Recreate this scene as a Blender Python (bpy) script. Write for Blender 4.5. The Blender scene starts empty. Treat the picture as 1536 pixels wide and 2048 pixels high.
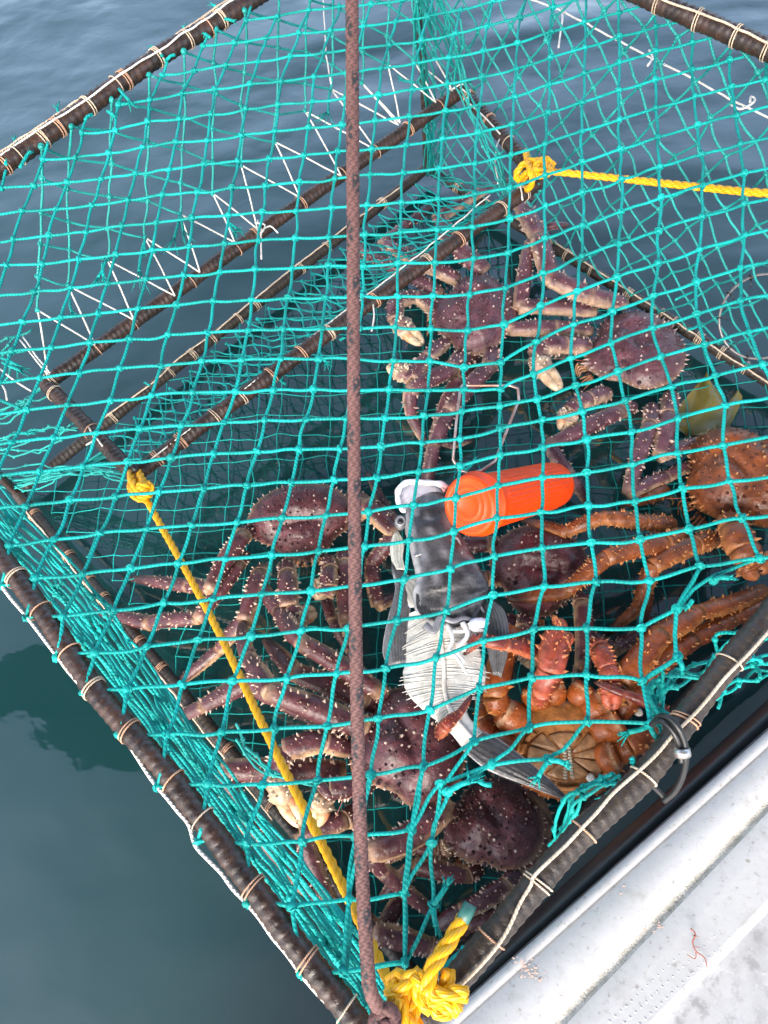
import bpy, math, random
import numpy as np
from mathutils import Vector, Matrix

S = bpy.context.scene
COL = S.collection
rng = np.random.default_rng(7)
random.seed(7)
PI = math.pi

# ------------------------------------------------------------------ camera
CX, CY, F = 768.0, 1024.0, 1479.0
HC = 1.694                      # eye height above the water, metres
nU = np.array([-0.11322339, -0.42157208, -0.89969853])
xw = np.array([1.0, 0, 0]) - nU[0] * nU
xw /= np.linalg.norm(xw)
yw = np.cross(nU, xw)
M = np.array([xw, yw, nU])      # camera (x right, y down, z ahead) -> world
cam_d = bpy.data.cameras.new('camera')
cam = bpy.data.objects.new('camera', cam_d)
COL.objects.link(cam)
cam.matrix_world = Matrix(((M[0, 0], -M[0, 1], -M[0, 2], 0), (M[1, 0], -M[1, 1], -M[1, 2], 0),
                           (M[2, 0], -M[2, 1], -M[2, 2], HC), (0, 0, 0, 1)))
cam_d.sensor_fit = 'VERTICAL'
cam_d.sensor_height = 24.0
cam_d.lens = 24.0 * F / 2048.0
cam_d.clip_start = 0.02
cam_d.clip_end = 2000
S.camera = cam

# ------------------------------------------------------------------ sky, sun, exposure
SUN_EL, SUN_AZ = math.radians(40), math.radians(195)
w = bpy.data.worlds.new('World')
S.world = w
w.use_nodes = True
nt = w.node_tree
nt.nodes.clear()
out = nt.nodes.new('ShaderNodeOutputWorld')
bg = nt.nodes.new('ShaderNodeBackground')
sky = nt.nodes.new('ShaderNodeTexSky')
sky.sky_type = 'NISHITA'
sky.sun_disc = False
sky.sun_elevation = SUN_EL
sky.sun_rotation = SUN_AZ
sky.dust_density = 4.0
sky.air_density = 1.0
hs = nt.nodes.new('ShaderNodeHueSaturation')
hs.inputs['Saturation'].default_value = 0.85
tc = nt.nodes.new('ShaderNodeTexCoord')
nz = nt.nodes.new('ShaderNodeTexNoise')
nz.inputs['Scale'].default_value = 1.6
nz.inputs['Detail'].default_value = 5
mr = nt.nodes.new('ShaderNodeMapRange')
mr.inputs['From Min'].default_value = 0.3
mr.inputs['From Max'].default_value = 0.7
mr.inputs['To Min'].default_value = 0.8
mr.inputs['To Max'].default_value = 1.25
mul = nt.nodes.new('ShaderNodeVectorMath')
mul.operation = 'SCALE'
nt.links.new(sky.outputs[0], hs.inputs['Color'])
nt.links.new(tc.outputs['Generated'], nz.inputs['Vector'])
nt.links.new(nz.outputs['Fac'], mr.inputs['Value'])
nt.links.new(hs.outputs[0], mul.inputs[0])
# an even overcast, paler towards the horizon all the way round
sep = nt.nodes.new('ShaderNodeSeparateXYZ')
nt.links.new(tc.outputs['Generated'], sep.inputs[0])
el = nt.nodes.new('ShaderNodeMapRange')
el.inputs['From Min'].default_value = 0.56
el.inputs['From Max'].default_value = 0.98
el.inputs['To Min'].default_value = 3.1
el.inputs['To Max'].default_value = 0.62
nt.links.new(sep.outputs[2], el.inputs['Value'])
m2 = nt.nodes.new('ShaderNodeMath')
m2.operation = 'MULTIPLY'
nt.links.new(mr.outputs[0], m2.inputs[0])
nt.links.new(el.outputs[0], m2.inputs[1])
nt.links.new(m2.outputs[0], mul.inputs['Scale'])
nt.links.new(mul.outputs[0], bg.inputs['Color'])
nt.links.new(bg.outputs[0], out.inputs['Surface'])
bg.inputs['Strength'].default_value = 0.15
sd = bpy.data.lights.new('sun', 'SUN')
sd.energy = 1.1
sd.angle = math.radians(30)
sd.color = (1.0, 0.97, 0.93)
so = bpy.data.objects.new('sun', sd)
COL.objects.link(so)
dirv = Vector((math.sin(SUN_AZ) * math.cos(SUN_EL), math.cos(SUN_AZ) * math.cos(SUN_EL), math.sin(SUN_EL)))
so.rotation_euler = dirv.to_track_quat('Z', 'Y').to_euler()
S.view_settings.view_transform = 'Standard'
S.view_settings.look = 'None'
S.view_settings.gamma = 1
S.view_settings.use_curve_mapping = False
S.view_settings.exposure = 0.50
S.cycles.max_bounces = 6
S.cycles.transparent_max_bounces = 12

# ------------------------------------------------------------------ helpers
def at(px, py, z):
    d = M @ np.array([(px - CX) / F, (py - CY) / F, 1.0])
    return np.array([0, 0, HC]) + d * ((z - HC) / d[2])

def atd(px, py, dep):
    return np.array([0, 0, HC]) + M @ np.array([(px - CX) / F, (py - CY) / F, 1.0]) * dep

def mpp(px, py, z):             # metres per photo pixel at a point
    c = M.T @ (at(px, py, z) - np.array([0, 0, HC]))
    return c[2] / F

def unit(v):
    v = np.asarray(v, float)
    return v / (np.linalg.norm(v, axis=-1, keepdims=True) + 1e-12)

def vnoise(P, s, seed=0):       # cheap smooth noise in [-1,1]
    P = np.asarray(P) * s
    r = np.random.default_rng(seed)
    a = 0
    for k in range(4):
        d = r.normal(0, 1, 3)
        d2 = r.normal(0, 1, 3)
        a = a + np.sin(P @ d * (1 + .6 * k) + r.uniform(0, 6)) * np.cos(P @ d2 * (1 + .5 * k) + r.uniform(0, 6)) / (1 + .5 * k)
    return np.clip(a / 1.6, -1, 1)

class MB:
    def __init__(self):
        self.V = []; self.C = []; self.Q = []; self.QU = []; self.T = []; self.n = 0
    def add(self, V, Q=None, T=None, QU=None, C=None):
        V = np.asarray(V, float).reshape(-1, 3)
        if C is None: C = np.ones((len(V), 3)) * 0.5
        C = np.asarray(C, float)
        if C.ndim == 1: C = np.tile(C, (len(V), 1))
        self.V.append(V); self.C.append(C)
        if Q is not None and len(Q):
            Q = np.asarray(Q, int)
            self.Q.append(Q + self.n)
            self.QU.append(np.zeros((len(Q), 4, 2)) if QU is None else QU)
        if T is not None and len(T):
            self.T.append(np.asarray(T, int) + self.n)
        self.n += len(V)
    def build(self, name, m, parent=None, kind=None, off=None, smooth=True):
        V = np.concatenate(self.V); C = np.concatenate(self.C)
        Q = np.concatenate(self.Q) if self.Q else np.zeros((0, 4), int)
        QU = np.concatenate(self.QU) if self.Q else np.zeros((0, 4, 2))
        T = np.concatenate(self.T) if self.T else np.zeros((0, 3), int)
        if off is None:
            off = np.array(parent['_o']) if parent is not None and '_o' in parent else (V.mean(0) if parent is None else np.zeros(3))
        me = bpy.data.meshes.new(name)
        me.vertices.add(len(V)); me.vertices.foreach_set('co', (V - off).ravel())
        nl = len(Q) * 4 + len(T) * 3
        me.loops.add(nl)
        me.loops.foreach_set('vertex_index', np.concatenate([Q.ravel(), T.ravel()]))
        me.polygons.add(len(Q) + len(T))
        ls = np.concatenate([np.arange(len(Q)) * 4, len(Q) * 4 + np.arange(len(T)) * 3])
        me.polygons.foreach_set('loop_start', ls)
        me.polygons.foreach_set('loop_total', np.concatenate([np.full(len(Q), 4), np.full(len(T), 3)]))
        me.update(calc_edges=True)
        uv = me.uv_layers.new(name='UVMap')
        uv.data.foreach_set('uv', np.concatenate([QU.reshape(-1, 2), np.zeros((len(T) * 3, 2))]).ravel())
        ca = me.color_attributes.new('Col', 'FLOAT_COLOR', 'POINT')
        ca.data.foreach_set('color', np.concatenate([C, np.ones((len(C), 1))], 1).ravel())
        me.polygons.foreach_set('use_smooth', np.full(len(Q) + len(T), smooth))
        me.validate()
        me.materials.append(m)
        o = bpy.data.objects.new(name, me)
        COL.objects.link(o)
        if parent is not None:
            o.parent = parent
            o['_o'] = [float(a) for a in off]
        else:
            o.location = off
            o['_o'] = [float(a) for a in off]
        if kind: o['kind'] = kind
        return o

def thing(name, label, cat, loc, group=None):
    o = bpy.data.objects.new(name, None)
    COL.objects.link(o)
    o.location = loc
    o['_o'] = [float(a) for a in loc]
    o.empty_display_size = 0.05
    return tag(o, label, cat, group)

def tag(o, label=None, cat=None, group=None, kind=None):
    if label: o['label'] = label
    if cat: o['category'] = cat
    if group: o['group'] = group
    if kind: o['kind'] = kind
    return o

def frames(P):
    P = np.asarray(P, float)
    t = np.gradient(P, axis=0)
    t = unit(t)
    a = np.array([0, 0, 1.0])
    if abs(t[0] @ a) > .95: a = np.array([1.0, 0, 0])
    n = unit(a - (a @ t[0]) * t[0])
    N = [n]
    for i in range(1, len(P)):
        n = N[-1] - (N[-1] @ t[i]) * t[i]
        N.append(unit(n))
    N = np.array(N)
    return t, N, np.cross(t, N)

def tube(mb, P, R, n=6, C=None, cap=True, pitch=None, flat=1.0, rfun=None, cfun=None):
    P = np.asarray(P, float)
    m = len(P)
    R = np.broadcast_to(np.asarray(R, float), (m,))
    t, N, B = frames(P)
    L = np.concatenate([[0], np.cumsum(np.linalg.norm(np.diff(P, axis=0), axis=1))])
    th = np.arange(n) / n * 2 * PI
    RR = R[:, None] * np.ones(n)[None]
    if rfun is not None: RR = RR * rfun(L[:, None], th[None])
    V = P[:, None] + RR[..., None] * (np.cos(th)[None, :, None] * N[:, None] * flat + np.sin(th)[None, :, None] * B[:, None])
    pitch = pitch or max(2 * R.max(), 1e-4) * 1.2
    i, j = np.meshgrid(np.arange(m - 1), np.arange(n), indexing='ij')
    j2 = (j + 1) % n
    Q = np.stack([i * n + j, (i + 1) * n + j, (i + 1) * n + j2, i * n + j2], -1).reshape(-1, 4)
    u = L / pitch
    U = np.stack([np.stack([u[i], j / n], -1), np.stack([u[i + 1], j / n], -1), np.stack([u[i + 1], (j + 1) / n], -1), np.stack([u[i], (j + 1) / n], -1)], -2).reshape(-1, 4, 2)
    V = V.reshape(-1, 3)
    if cfun is not None:
        out = unit(np.cos(th)[None, :, None] * N[:, None] + np.sin(th)[None, :, None] * B[:, None]).reshape(-1, 3)
        C = cfun(V, out, np.repeat(L, n))
    elif C is not None:
        C = np.asarray(C, float)
        if C.ndim == 2: C = np.repeat(C, n, axis=0)
    T = []
    if cap:
        V = np.concatenate([V, P[:1], P[-1:]])
        if C is not None and np.ndim(C) == 2: C = np.concatenate([C, C[:1], C[-1:]])
        a, b = m * n, m * n + 1
        for k in range(n):
            T.append((a, k, (k + 1) % n)); T.append((b, (m - 1) * n + (k + 1) % n, (m - 1) * n + k))
    mb.add(V, Q, T, U, C)

def spline(P, k=8):             # Catmull-Rom through the points
    P = np.asarray(P, float)
    if len(P) < 3:
        t = np.linspace(0, 1, k + 1)[:, None]
        return P[0] * (1 - t) + P[-1] * t
    Q = np.concatenate([[2 * P[0] - P[1]], P, [2 * P[-1] - P[-2]]])
    out = []
    for i in range(1, len(Q) - 2):
        t = np.linspace(0, 1, k, endpoint=False)[:, None]
        a, b, c, d = Q[i - 1], Q[i], Q[i + 1], Q[i + 2]
        out.append(.5 * ((2 * b) + (-a + c) * t + (2 * a - 5 * b + 4 * c - d) * t ** 2 + (-a + 3 * b - 3 * c + d) * t ** 3))
    out.append(P[-1:])
    return np.concatenate(out)

def resample(P, step):
    P = np.asarray(P, float)
    L = np.concatenate([[0], np.cumsum(np.linalg.norm(np.diff(P, axis=0), axis=1))])
    k = max(2, int(L[-1] / step) + 1)
    s = np.linspace(0, L[-1], k)
    return np.stack([np.interp(s, L, P[:, i]) for i in range(P.shape[1])], 1)

def cones(mb, P, N, r, h, C0, C1, n=5):
    P = np.asarray(P, float); N = unit(N); m = len(P)
    if m == 0: return
    r = np.broadcast_to(r, (m,)); h = np.broadcast_to(h, (m,))
    a = np.where(np.abs(N[:, 2:3]) > .9, np.array([[1.0, 0, 0]]), np.array([[0, 0, 1.0]]))
    X = unit(np.cross(N, a)); Y = np.cross(N, X)
    th = np.arange(n) / n * 2 * PI
    ring = X[:, None] * np.cos(th)[None, :, None] + Y[:, None] * np.sin(th)[None, :, None]
    V0 = P[:, None] + r[:, None, None] * ring - N[:, None] * (r * .3)[:, None, None]
    V1 = P[:, None] + r[:, None, None] * .45 * ring + N[:, None] * (h * .55)[:, None, None]
    V2 = (P + N * h[:, None])[:, None]
    V = np.concatenate([V0, V1, V2], 1)
    C0 = np.broadcast_to(C0, (m, 3)); C1 = np.broadcast_to(C1, (m, 3))
    C = np.concatenate([np.repeat(C0[:, None], n, 1), np.repeat((C0 * .45 + C1 * .55)[:, None], n, 1), C1[:, None]], 1)
    k = 2 * n + 1
    base = (np.arange(m) * k)[:, None]
    j = np.arange(n); j2 = (j + 1) % n
    Q = np.stack([base + j, base + j2, base + n + j2, base + n + j], -1).reshape(-1, 4)
    T = np.stack([base + n + j, base + n + j2, base + 2 * n + 0 * j], -1).reshape(-1, 3)
    mb.add(V.reshape(-1, 3), Q, T, None, C.reshape(-1, 3))

def blob(mb, p, r, C=None, nu=7, nv=5, axes=None, jit=0.0):   # squashed knot-like ball
    th = np.arange(nu) / nu * 2 * PI
    ph = np.linspace(0, PI, nv + 1)[1:-1]
    v = [[0, 0, 1.0]] + [[math.sin(b) * math.cos(a), math.sin(b) * math.sin(a), math.cos(b)] for b in ph for a in th] + [[0, 0, -1.0]]
    v = np.array(v)
    if jit: v = v * (1 + rng.uniform(-jit, jit, (len(v), 1)))
    v = v * np.asarray(r)
    if axes is not None: v = v @ np.asarray(axes)
    k = len(ph); T = []; Q = []
    for j in range(nu):
        T.append((0, 1 + j, 1 + (j + 1) % nu))
        T.append((len(v) - 1, 1 + (k - 1) * nu + (j + 1) % nu, 1 + (k - 1) * nu + j))
        for i in range(k - 1):
            Q.append((1 + i * nu + j, 1 + (i + 1) * nu + j, 1 + (i + 1) * nu + (j + 1) % nu, 1 + i * nu + (j + 1) % nu))
    mb.add(v + np.asarray(p), Q, T, None, C)

# ------------------------------------------------------------------ materials
def mat(name, color=(.5, .5, .5), rough=.5, spec=.5, metal=0.0, attr=False, bump=None, twist=None, mottle=None, coat=0.0, noise_rough=0, sss=0):
    m = bpy.data.materials.new(name)
    m.use_nodes = True
    t = m.node_tree; N = t.nodes; L = t.links
    b = N['Principled BSDF']
    b.inputs['Roughness'].default_value = rough
    b.inputs['Specular IOR Level'].default_value = spec
    b.inputs['Metallic'].default_value = metal
    b.inputs['Coat Weight'].default_value = coat
    b.inputs['Coat Roughness'].default_value = .12
    if sss:
        b.inputs['Subsurface Weight'].default_value = sss
        b.inputs['Subsurface Radius'].default_value = (.01, .008, .006)
        b.inputs['Subsurface Scale'].default_value = .5
    tcn = N.new('ShaderNodeTexCoord')
    if attr:
        a = N.new('ShaderNodeAttribute'); a.attribute_name = 'Col'
        src = a.outputs['Color']
    else:
        c = N.new('ShaderNodeRGB'); c.outputs[0].default_value = (*color, 1)
        src = c.outputs[0]
    if mottle:                  # (scale, amount, second colour or None)
        sc, am, c2 = mottle
        n = N.new('ShaderNodeTexNoise'); n.inputs['Scale'].default_value = sc; n.inputs['Detail'].default_value = 6; n.inputs['Roughness'].default_value = .65
        L.new(tcn.outputs['Object'], n.inputs['Vector'])
        r = N.new('ShaderNodeMapRange'); r.inputs['From Min'].default_value = .38; r.inputs['From Max'].default_value = .64
        L.new(n.outputs['Fac'], r.inputs['Value'])
        mx = N.new('ShaderNodeMix'); mx.data_type = 'RGBA'
        if c2 is None:
            r.inputs['To Min'].default_value = 1 - am; r.inputs['To Max'].default_value = 1 + am
            vm = N.new('ShaderNodeVectorMath'); vm.operation = 'SCALE'
            L.new(src, vm.inputs[0]); L.new(r.outputs[0], vm.inputs['Scale']); src = vm.outputs[0]
        else:
            r.inputs['To Max'].default_value = am
            L.new(r.outputs[0], mx.inputs['Factor']); L.new(src, mx.inputs['A']); mx.inputs['B'].default_value = (*c2, 1)
            src = mx.outputs['Result']
    L.new(src, b.inputs['Base Color'])
    hgt = None
    if twist:                   # (strands, depth) helical lay from the tube UVs
        k, d = twist
        uvn = N.new('ShaderNodeUVMap')
        sp = N.new('ShaderNodeSeparateXYZ'); L.new(uvn.outputs[0], sp.inputs[0])
        m1 = N.new('ShaderNodeMath'); m1.operation = 'MULTIPLY_ADD'; m1.inputs[1].default_value = k; L.new(sp.outputs[1], m1.inputs[0]); L.new(sp.outputs[0], m1.inputs[2])
        m2 = N.new('ShaderNodeMath'); m2.operation = 'MULTIPLY'; m2.inputs[1].default_value = PI; L.new(m1.outputs[0], m2.inputs[0])
        m3 = N.new('ShaderNodeMath'); m3.operation = 'SINE'; L.new(m2.outputs[0], m3.inputs[0])
        m4 = N.new('ShaderNodeMath'); m4.operation = 'ABSOLUTE'; L.new(m3.outputs[0], m4.inputs[0])
        bp = N.new('ShaderNodeBump'); bp.inputs['Strength'].default_value = 1; bp.inputs['Distance'].default_value = d
        L.new(m4.outputs[0], bp.inputs['Height']); hgt = bp
    if bump:                    # (scale, distance)
        n = N.new('ShaderNodeTexNoise'); n.inputs['Scale'].default_value = bump[0]; n.inputs['Detail'].default_value = 5
        L.new(tcn.outputs['Object'], n.inputs['Vector'])
        bp = N.new('ShaderNodeBump'); bp.inputs['Strength'].default_value = 1; bp.inputs['Distance'].default_value = bump[1]
        L.new(n.outputs['Fac'], bp.inputs['Height'])
        if hgt: L.new(hgt.outputs[0], bp.inputs['Normal'])
        hgt = bp
        if noise_rough:
            r = N.new('ShaderNodeMapRange'); r.inputs['From Min'].default_value = .35; r.inputs['From Max'].default_value = .65
            r.inputs['To Min'].default_value = max(.05, rough - noise_rough); r.inputs['To Max'].default_value = rough + noise_rough
            L.new(n.outputs['Fac'], r.inputs['Value']); L.new(r.outputs[0], b.inputs['Roughness'])
    if hgt: L.new(hgt.outputs[0], b.inputs['Normal'])
    return m

TEAL = mat('teal_twine', (.003, .29, .265), .55, .25, twist=(2, .0006), mottle=(13, .26, None))
TEAL_D = mat('darker_teal_twine', (.005, .27, .245), .5, twist=(2, .0006), mottle=(14, .22, None))  # slightly darker teal, for the far panels and some loose twine
YEL = mat('yellow_rope', (.82, .40, .004), .4, mottle=(25, .08, None), twist=(9, .0004))
IRON = mat('rusty_iron', (.018, .012, .010), .42, attr=False, bump=(180, .0012), mottle=(26, .35, (.12, .055, .035)), noise_rough=.18)
IRON2 = mat('weathered_iron', (.022, .017, .014), .5, bump=(160, .0015), mottle=(20, .35, (.09, .065, .048)), noise_rough=.15)
WHITE_C = mat('white_cord', (.72, .70, .64), .5, twist=(2, .0008), mottle=(30, .15, None))
CREAM_C = mat('cream_cord', (.62, .49, .36), .55, twist=(2, .0008), mottle=(40, .2, None))
TAN_C = mat('tan_lashing', (.52, .30, .19), .55, twist=(2, .0006), mottle=(60, .25, None))
SHELL = mat('crab_shell', attr=True, rough=.40, spec=.38, bump=(95, .0028), mottle=(38, .32, None), noise_rough=.14, coat=.12)
BLACKR = mat('black_rubber', (.008, .009, .010), .38, bump=(60, .0006), mottle=(8, .3, (.03, .032, .036)))
STEEL = mat('galvanised_wire', (.55, .55, .54), .3, metal=.8, mottle=(30, .8, (.25, .13, .08)))

# ------------------------------------------------------------------ water, sea bottom
def water_material():
    m = bpy.data.materials.new('sea_water'); m.use_nodes = True
    t = m.node_tree; N = t.nodes; L = t.links
    N.clear()
    o = N.new('ShaderNodeOutputMaterial')
    tcn = N.new('ShaderNodeTexCoord')
    hs_ = []
    sx = N.new('ShaderNodeSeparateXYZ'); L.new(tcn.outputs['Object'], sx.inputs[0])
    ca = N.new('ShaderNodeMapRange'); ca.interpolation_type = 'SMOOTHSTEP'; ca.inputs['From Min'].default_value = .2; ca.inputs['From Max'].default_value = 3.0; ca.inputs['To Min'].default_value = .24; ca.inputs['To Max'].default_value = 1
    L.new(sx.outputs[1], ca.inputs['Value'])
    for sc, ax, dist, det in ((.95, (1, 1.5, 1), .07, 2), (2.6, (1, 1.35, 1), .016, 2), (14, (1, 1.3, 1), .0012, 2)):
        mp = N.new('ShaderNodeMapping'); mp.inputs['Scale'].default_value = ax; mp.inputs['Rotation'].default_value = (0, 0, .12)
        L.new(tcn.outputs['Object'], mp.inputs[0])
        n = N.new('ShaderNodeTexNoise'); n.inputs['Scale'].default_value = sc; n.inputs['Detail'].default_value = det; n.inputs['Distortion'].default_value = .35
        L.new(mp.outputs[0], n.inputs['Vector'])
        b = N.new('ShaderNodeBump'); b.inputs['Distance'].default_value = dist; b.inputs['Strength'].default_value = 1
        L.new(n.outputs['Fac'], b.inputs['Height']); L.new(ca.outputs[0], b.inputs['Strength'])
        if hs_: L.new(hs_[-1].outputs[0], b.inputs['Normal'])
        hs_.append(b)
    gl = N.new('ShaderNodeBsdfGlossy'); gl.inputs['Roughness'].default_value = .04; gl.inputs['Color'].default_value = (1, 1, 1, 1)
    L.new(hs_[-1].outputs[0], gl.inputs['Normal'])
    df = N.new('ShaderNodeBsdfDiffuse'); df.inputs['Color'].default_value = (.026, .115, .120, 1)
    tr = N.new('ShaderNodeBsdfTransparent'); tr.inputs['Color'].default_value = (.60, .86, .85, 1)
    mb_ = N.new('ShaderNodeMixShader'); mb_.inputs[0].default_value = .72
    L.new(df.outputs[0], mb_.inputs[1]); L.new(tr.outputs[0], mb_.inputs[2])
    fr = N.new('ShaderNodeFresnel'); fr.inputs['IOR'].default_value = 1.95
    L.new(hs_[-1].outputs[0], fr.inputs['Normal'])
    mx = N.new('ShaderNodeMixShader')
    L.new(fr.outputs[0], mx.inputs[0]); L.new(mb_.outputs[0], mx.inputs[1]); L.new(gl.outputs[0], mx.inputs[2])
    L.new(mx.outputs[0], o.inputs['Surface'])
    return m

def sheet(name, z, size, m, n=2):
    mb = MB()
    g = np.linspace(-size, size, n)
    X, Y = np.meshgrid(g, g, indexing='ij')
    V = np.stack([X, Y, np.full_like(X, z)], -1).reshape(-1, 3)
    Q = [(i * n + j, (i + 1) * n + j, (i + 1) * n + j + 1, i * n + j + 1) for i in range(n - 1) for j in range(n - 1)]
    mb.add(V, Q)
    return mb.build(name, m, off=np.zeros(3), kind='structure')
sheet('water', 0.0, 400, water_material(), 9)
sheet('seabed', -2.2, 400, mat('deep_sea', (.024, .165, .175), 1, spec=0), 3)

# ------------------------------------------------------------------ boat side, rub rail and gunwale deck
def gel_material(name, skid):
    m = mat(name, (.60, .62, .64), .34, bump=(40, .0008), coat=.15, noise_rough=.14)
    t = m.node_tree; N = t.nodes; L = t.links; b = N['Principled BSDF']
    tcn = N.new('ShaderNodeTexCoord')
    src = None
    for k, (sc, lo, hi, col, am) in enumerate((((3.5, .48, .70, (.36, .37, .37), .6), (22, .55, .70, (.29, .275, .25), .55), (110, .58, .68, (.17, .14, .11), .7)) if skid < 2 else
            ((9, .42, .66, (.20, .205, .21), .6), (45, .50, .66, (.13, .13, .13), .45), (120, .60, .70, (.42, .42, .42), .4)))):
        n = N.new('ShaderNodeTexNoise'); n.inputs['Scale'].default_value = sc; n.inputs['Detail'].default_value = 8; n.inputs['Roughness'].default_value = .7
        L.new(tcn.outputs['Object'], n.inputs['Vector'])
        r = N.new('ShaderNodeMapRange'); r.inputs['From Min'].default_value = lo; r.inputs['From Max'].default_value = hi; r.inputs['To Max'].default_value = am * (1.5 if skid == 2 else 1)
        L.new(n.outputs['Fac'], r.inputs['Value'])
        mx = N.new('ShaderNodeMix'); mx.data_type = 'RGBA'
        L.new(r.outputs[0], mx.inputs['Factor'])
        if src is None: mx.inputs['A'].default_value = ((.43, .435, .445, 1) if skid == 0 else (.41, .415, .42, 1)) if skid < 2 else (.29, .30, .31, 1)
        else: L.new(src, mx.inputs['A'])
        mx.inputs['B'].default_value = (*col, 1)
        src = mx.outputs['Result']
    L.new(src, b.inputs['Base Color'])
    return m

def boat():
    root = thing('boat', 'white boat side deck with black rubber rub rail, the pot hangs alongside it', 'boat', at(1300, 1800, .5))
    def ln(a, b, z):
        A, B = at(*a, z), at(*b, z)
        return A, B
    L0 = ln((956, 1952), (1536, 1424), .40)
    ref = L0[1] - L0[0]
    ts = np.linspace(-1.2, 3.2, 40)
    def line(a, b, z, dz=0):
        A, B = ln(a, b, z)
        # same parameter range as the rail so that cross-sections line up
        d = unit(B - A)
        tA = (A - L0[0]) @ unit(ref)
        len0 = np.linalg.norm(ref)
        P = A + d * ((ts[:, None] * len0) - tA)
        P[:, 2] += dz
        return P
    r0 = line((956, 1952), (1536, 1424), .40)
    w0 = line((914, 2018), (1536, 1461), .47)
    w1 = line((946, 2030), (1536, 1500), .475)
    s1 = line((1118, 2048), (1536, 1610), .48)
    s2 = line((1313, 2048), (1536, 1817), .49)
    inb = unit(np.array([ref[1], -ref[0], 0]))      # inboard direction
    def strip(mb, A, B, u=8):
        V = np.concatenate([A, B]); n = len(A)
        mb.add(V, [(i, i + 1, n + i + 1, n + i) for i in range(n - 1)])
    def sec(mb, Ps):
        n = len(Ps[0])
        V = np.concatenate(Ps)
        Q = [(k * n + i, k * n + i + 1, (k + 1) * n + i + 1, (k + 1) * n + i) for k in range(len(Ps) - 1) for i in range(n - 1)]
        mb.add(V, Q)
    Z = lambda P, dz, di=0: P + np.array([0, 0, dz]) + inb * di
    h = MB()
    sec(h, [Z(r0, -.9, .20), Z(r0, -.40, .10), Z(r0, -.10, .02), Z(r0, -.05, .012)])
    h.build('hull', mat('hull_white', (.55, .57, .58), .35, mottle=(3, .2, None)), root)
    rr = MB()
    sec(rr, [Z(r0, -.07, .02), Z(r0, -.055, -.004), Z(r0, -.02, -.012), Z(r0, .010, -.004), Z(r0, .022, .006), Z(r0, .018, .012), Z(r0, .02, .016), Z(r0, .045, .022), Z(w0, -.006, -.001), Z(w0, -.02, .004)])
    rr.build('rub_rail', BLACKR, root)
    G = gel_material('white_gelcoat', 0)
    g = MB()
    sec(g, [Z(w0, -.03, .001), Z(w0, -.002, .0), Z(w0, .004, .004), Z(w1, .004, -.006), Z(w1, -.002, -.003), Z(w1, -.002, -.001), Z(w1, .006, .003), Z(s1, .002, -.012), Z(s1, -.001, -.006)])
    g.build('gunwale', G, root)
    cau = MB(); sec(cau, [Z(s1, -.001, -.006), Z(s1, -.006, -.003), Z(s1, -.006, .003), Z(s1, .001, .006)])
    cau.build('seam', mat('dirty_seam', (.36, .35, .31), .7, bump=(300, .003), mottle=(60, .8, (.6, .6, .58))), root)
    m1 = s1 * .62 + s2 * .38
    m2 = s1 * .12 + s2 * .88
    g2 = MB(); sec(g2, [Z(s1, .001, .006), Z(s1, .004, .012), Z(m1, .004, 0)])
    sec(g2, [Z(m2, .004, 0), Z(s2, .004, -.004), Z(s2, -.002, 0), Z(s2, -.012, .006)])
    g2.build('side_deck', G, root)
    ns = MB()
    A, B = m1, m2
    sec(ns, [Z(A, .004), Z(B, .004)])
    # moulded non-skid pips in rows
    wid = np.linalg.norm((B - A)[0]); pit = .0098
    dirl = unit(ref); bv = []
    for i in range(int(2.1 / pit)):
        for j in range(int(wid / pit)):
            tt = ts[0] * 0
            k = (i + .5 * (j % 2)) * pit
            f = (j + .5) * pit / wid
            if vnoise(np.array([[k, f * wid, 0]]), 9, 5)[0] > .45 + (f - .35) * .5: continue
            P = A[11] * (1 - f) + B[11] * f + dirl * k
            bv.append(P + [0, 0, .004])
    bv = np.array(bv)
    X = dirl * pit * .36; Y = inb * pit * .36
    n = len(bv)
    V = np.concatenate([bv - X * 1.0, bv - Y, bv + X, bv + Y, bv + [0, 0, .0016]])
    a = np.arange(n)
    T = np.concatenate([np.stack([a + k * n, a + 4 * n, a + ((k + 1) % 4) * n], -1) for k in range(4)])
    ns.add(V, None, T)
    ns.build('nonskid_panel', gel_material('nonskid_gelcoat', 1), root, smooth=False)
    dk = MB(); far = Z(s2, -.03, 1.3)
    sec(dk, [Z(s2, -.012, .006), Z(s2, -.018, .02), far])
    dk.build('deck', gel_material('worn_grey_deck', 2), root)
    # a dried sprig of red weed on the deck, and the fish-blood smears
    wz = .497
    sp = MB()
    for pts, r in ((((1381, 1857), (1390, 1868), (1385, 1885), (1392, 1903), (1408, 1915), (1414, 1935)), .0012), (((1392, 1903), (1390, 1917), (1378, 1912), (1374, 1908)), .0008), (((1385, 1870), (1397, 1873)), .0007), (((1390, 1893), (1400, 1896)), .0006)):
        P = spline([at(x, y, wz + .002) for x, y in pts], 6); P[:, 2] += rng.uniform(0, .002, len(P))
        tube(sp, P, np.linspace(r, r * .6, len(P)), 5)
    tag(sp.build('seaweed', mat('red_weed', (.30, .09, .06), .6)), 'thin reddish sprig of dried seaweed lying on the white side deck', 'seaweed')
    sm = MB()
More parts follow.
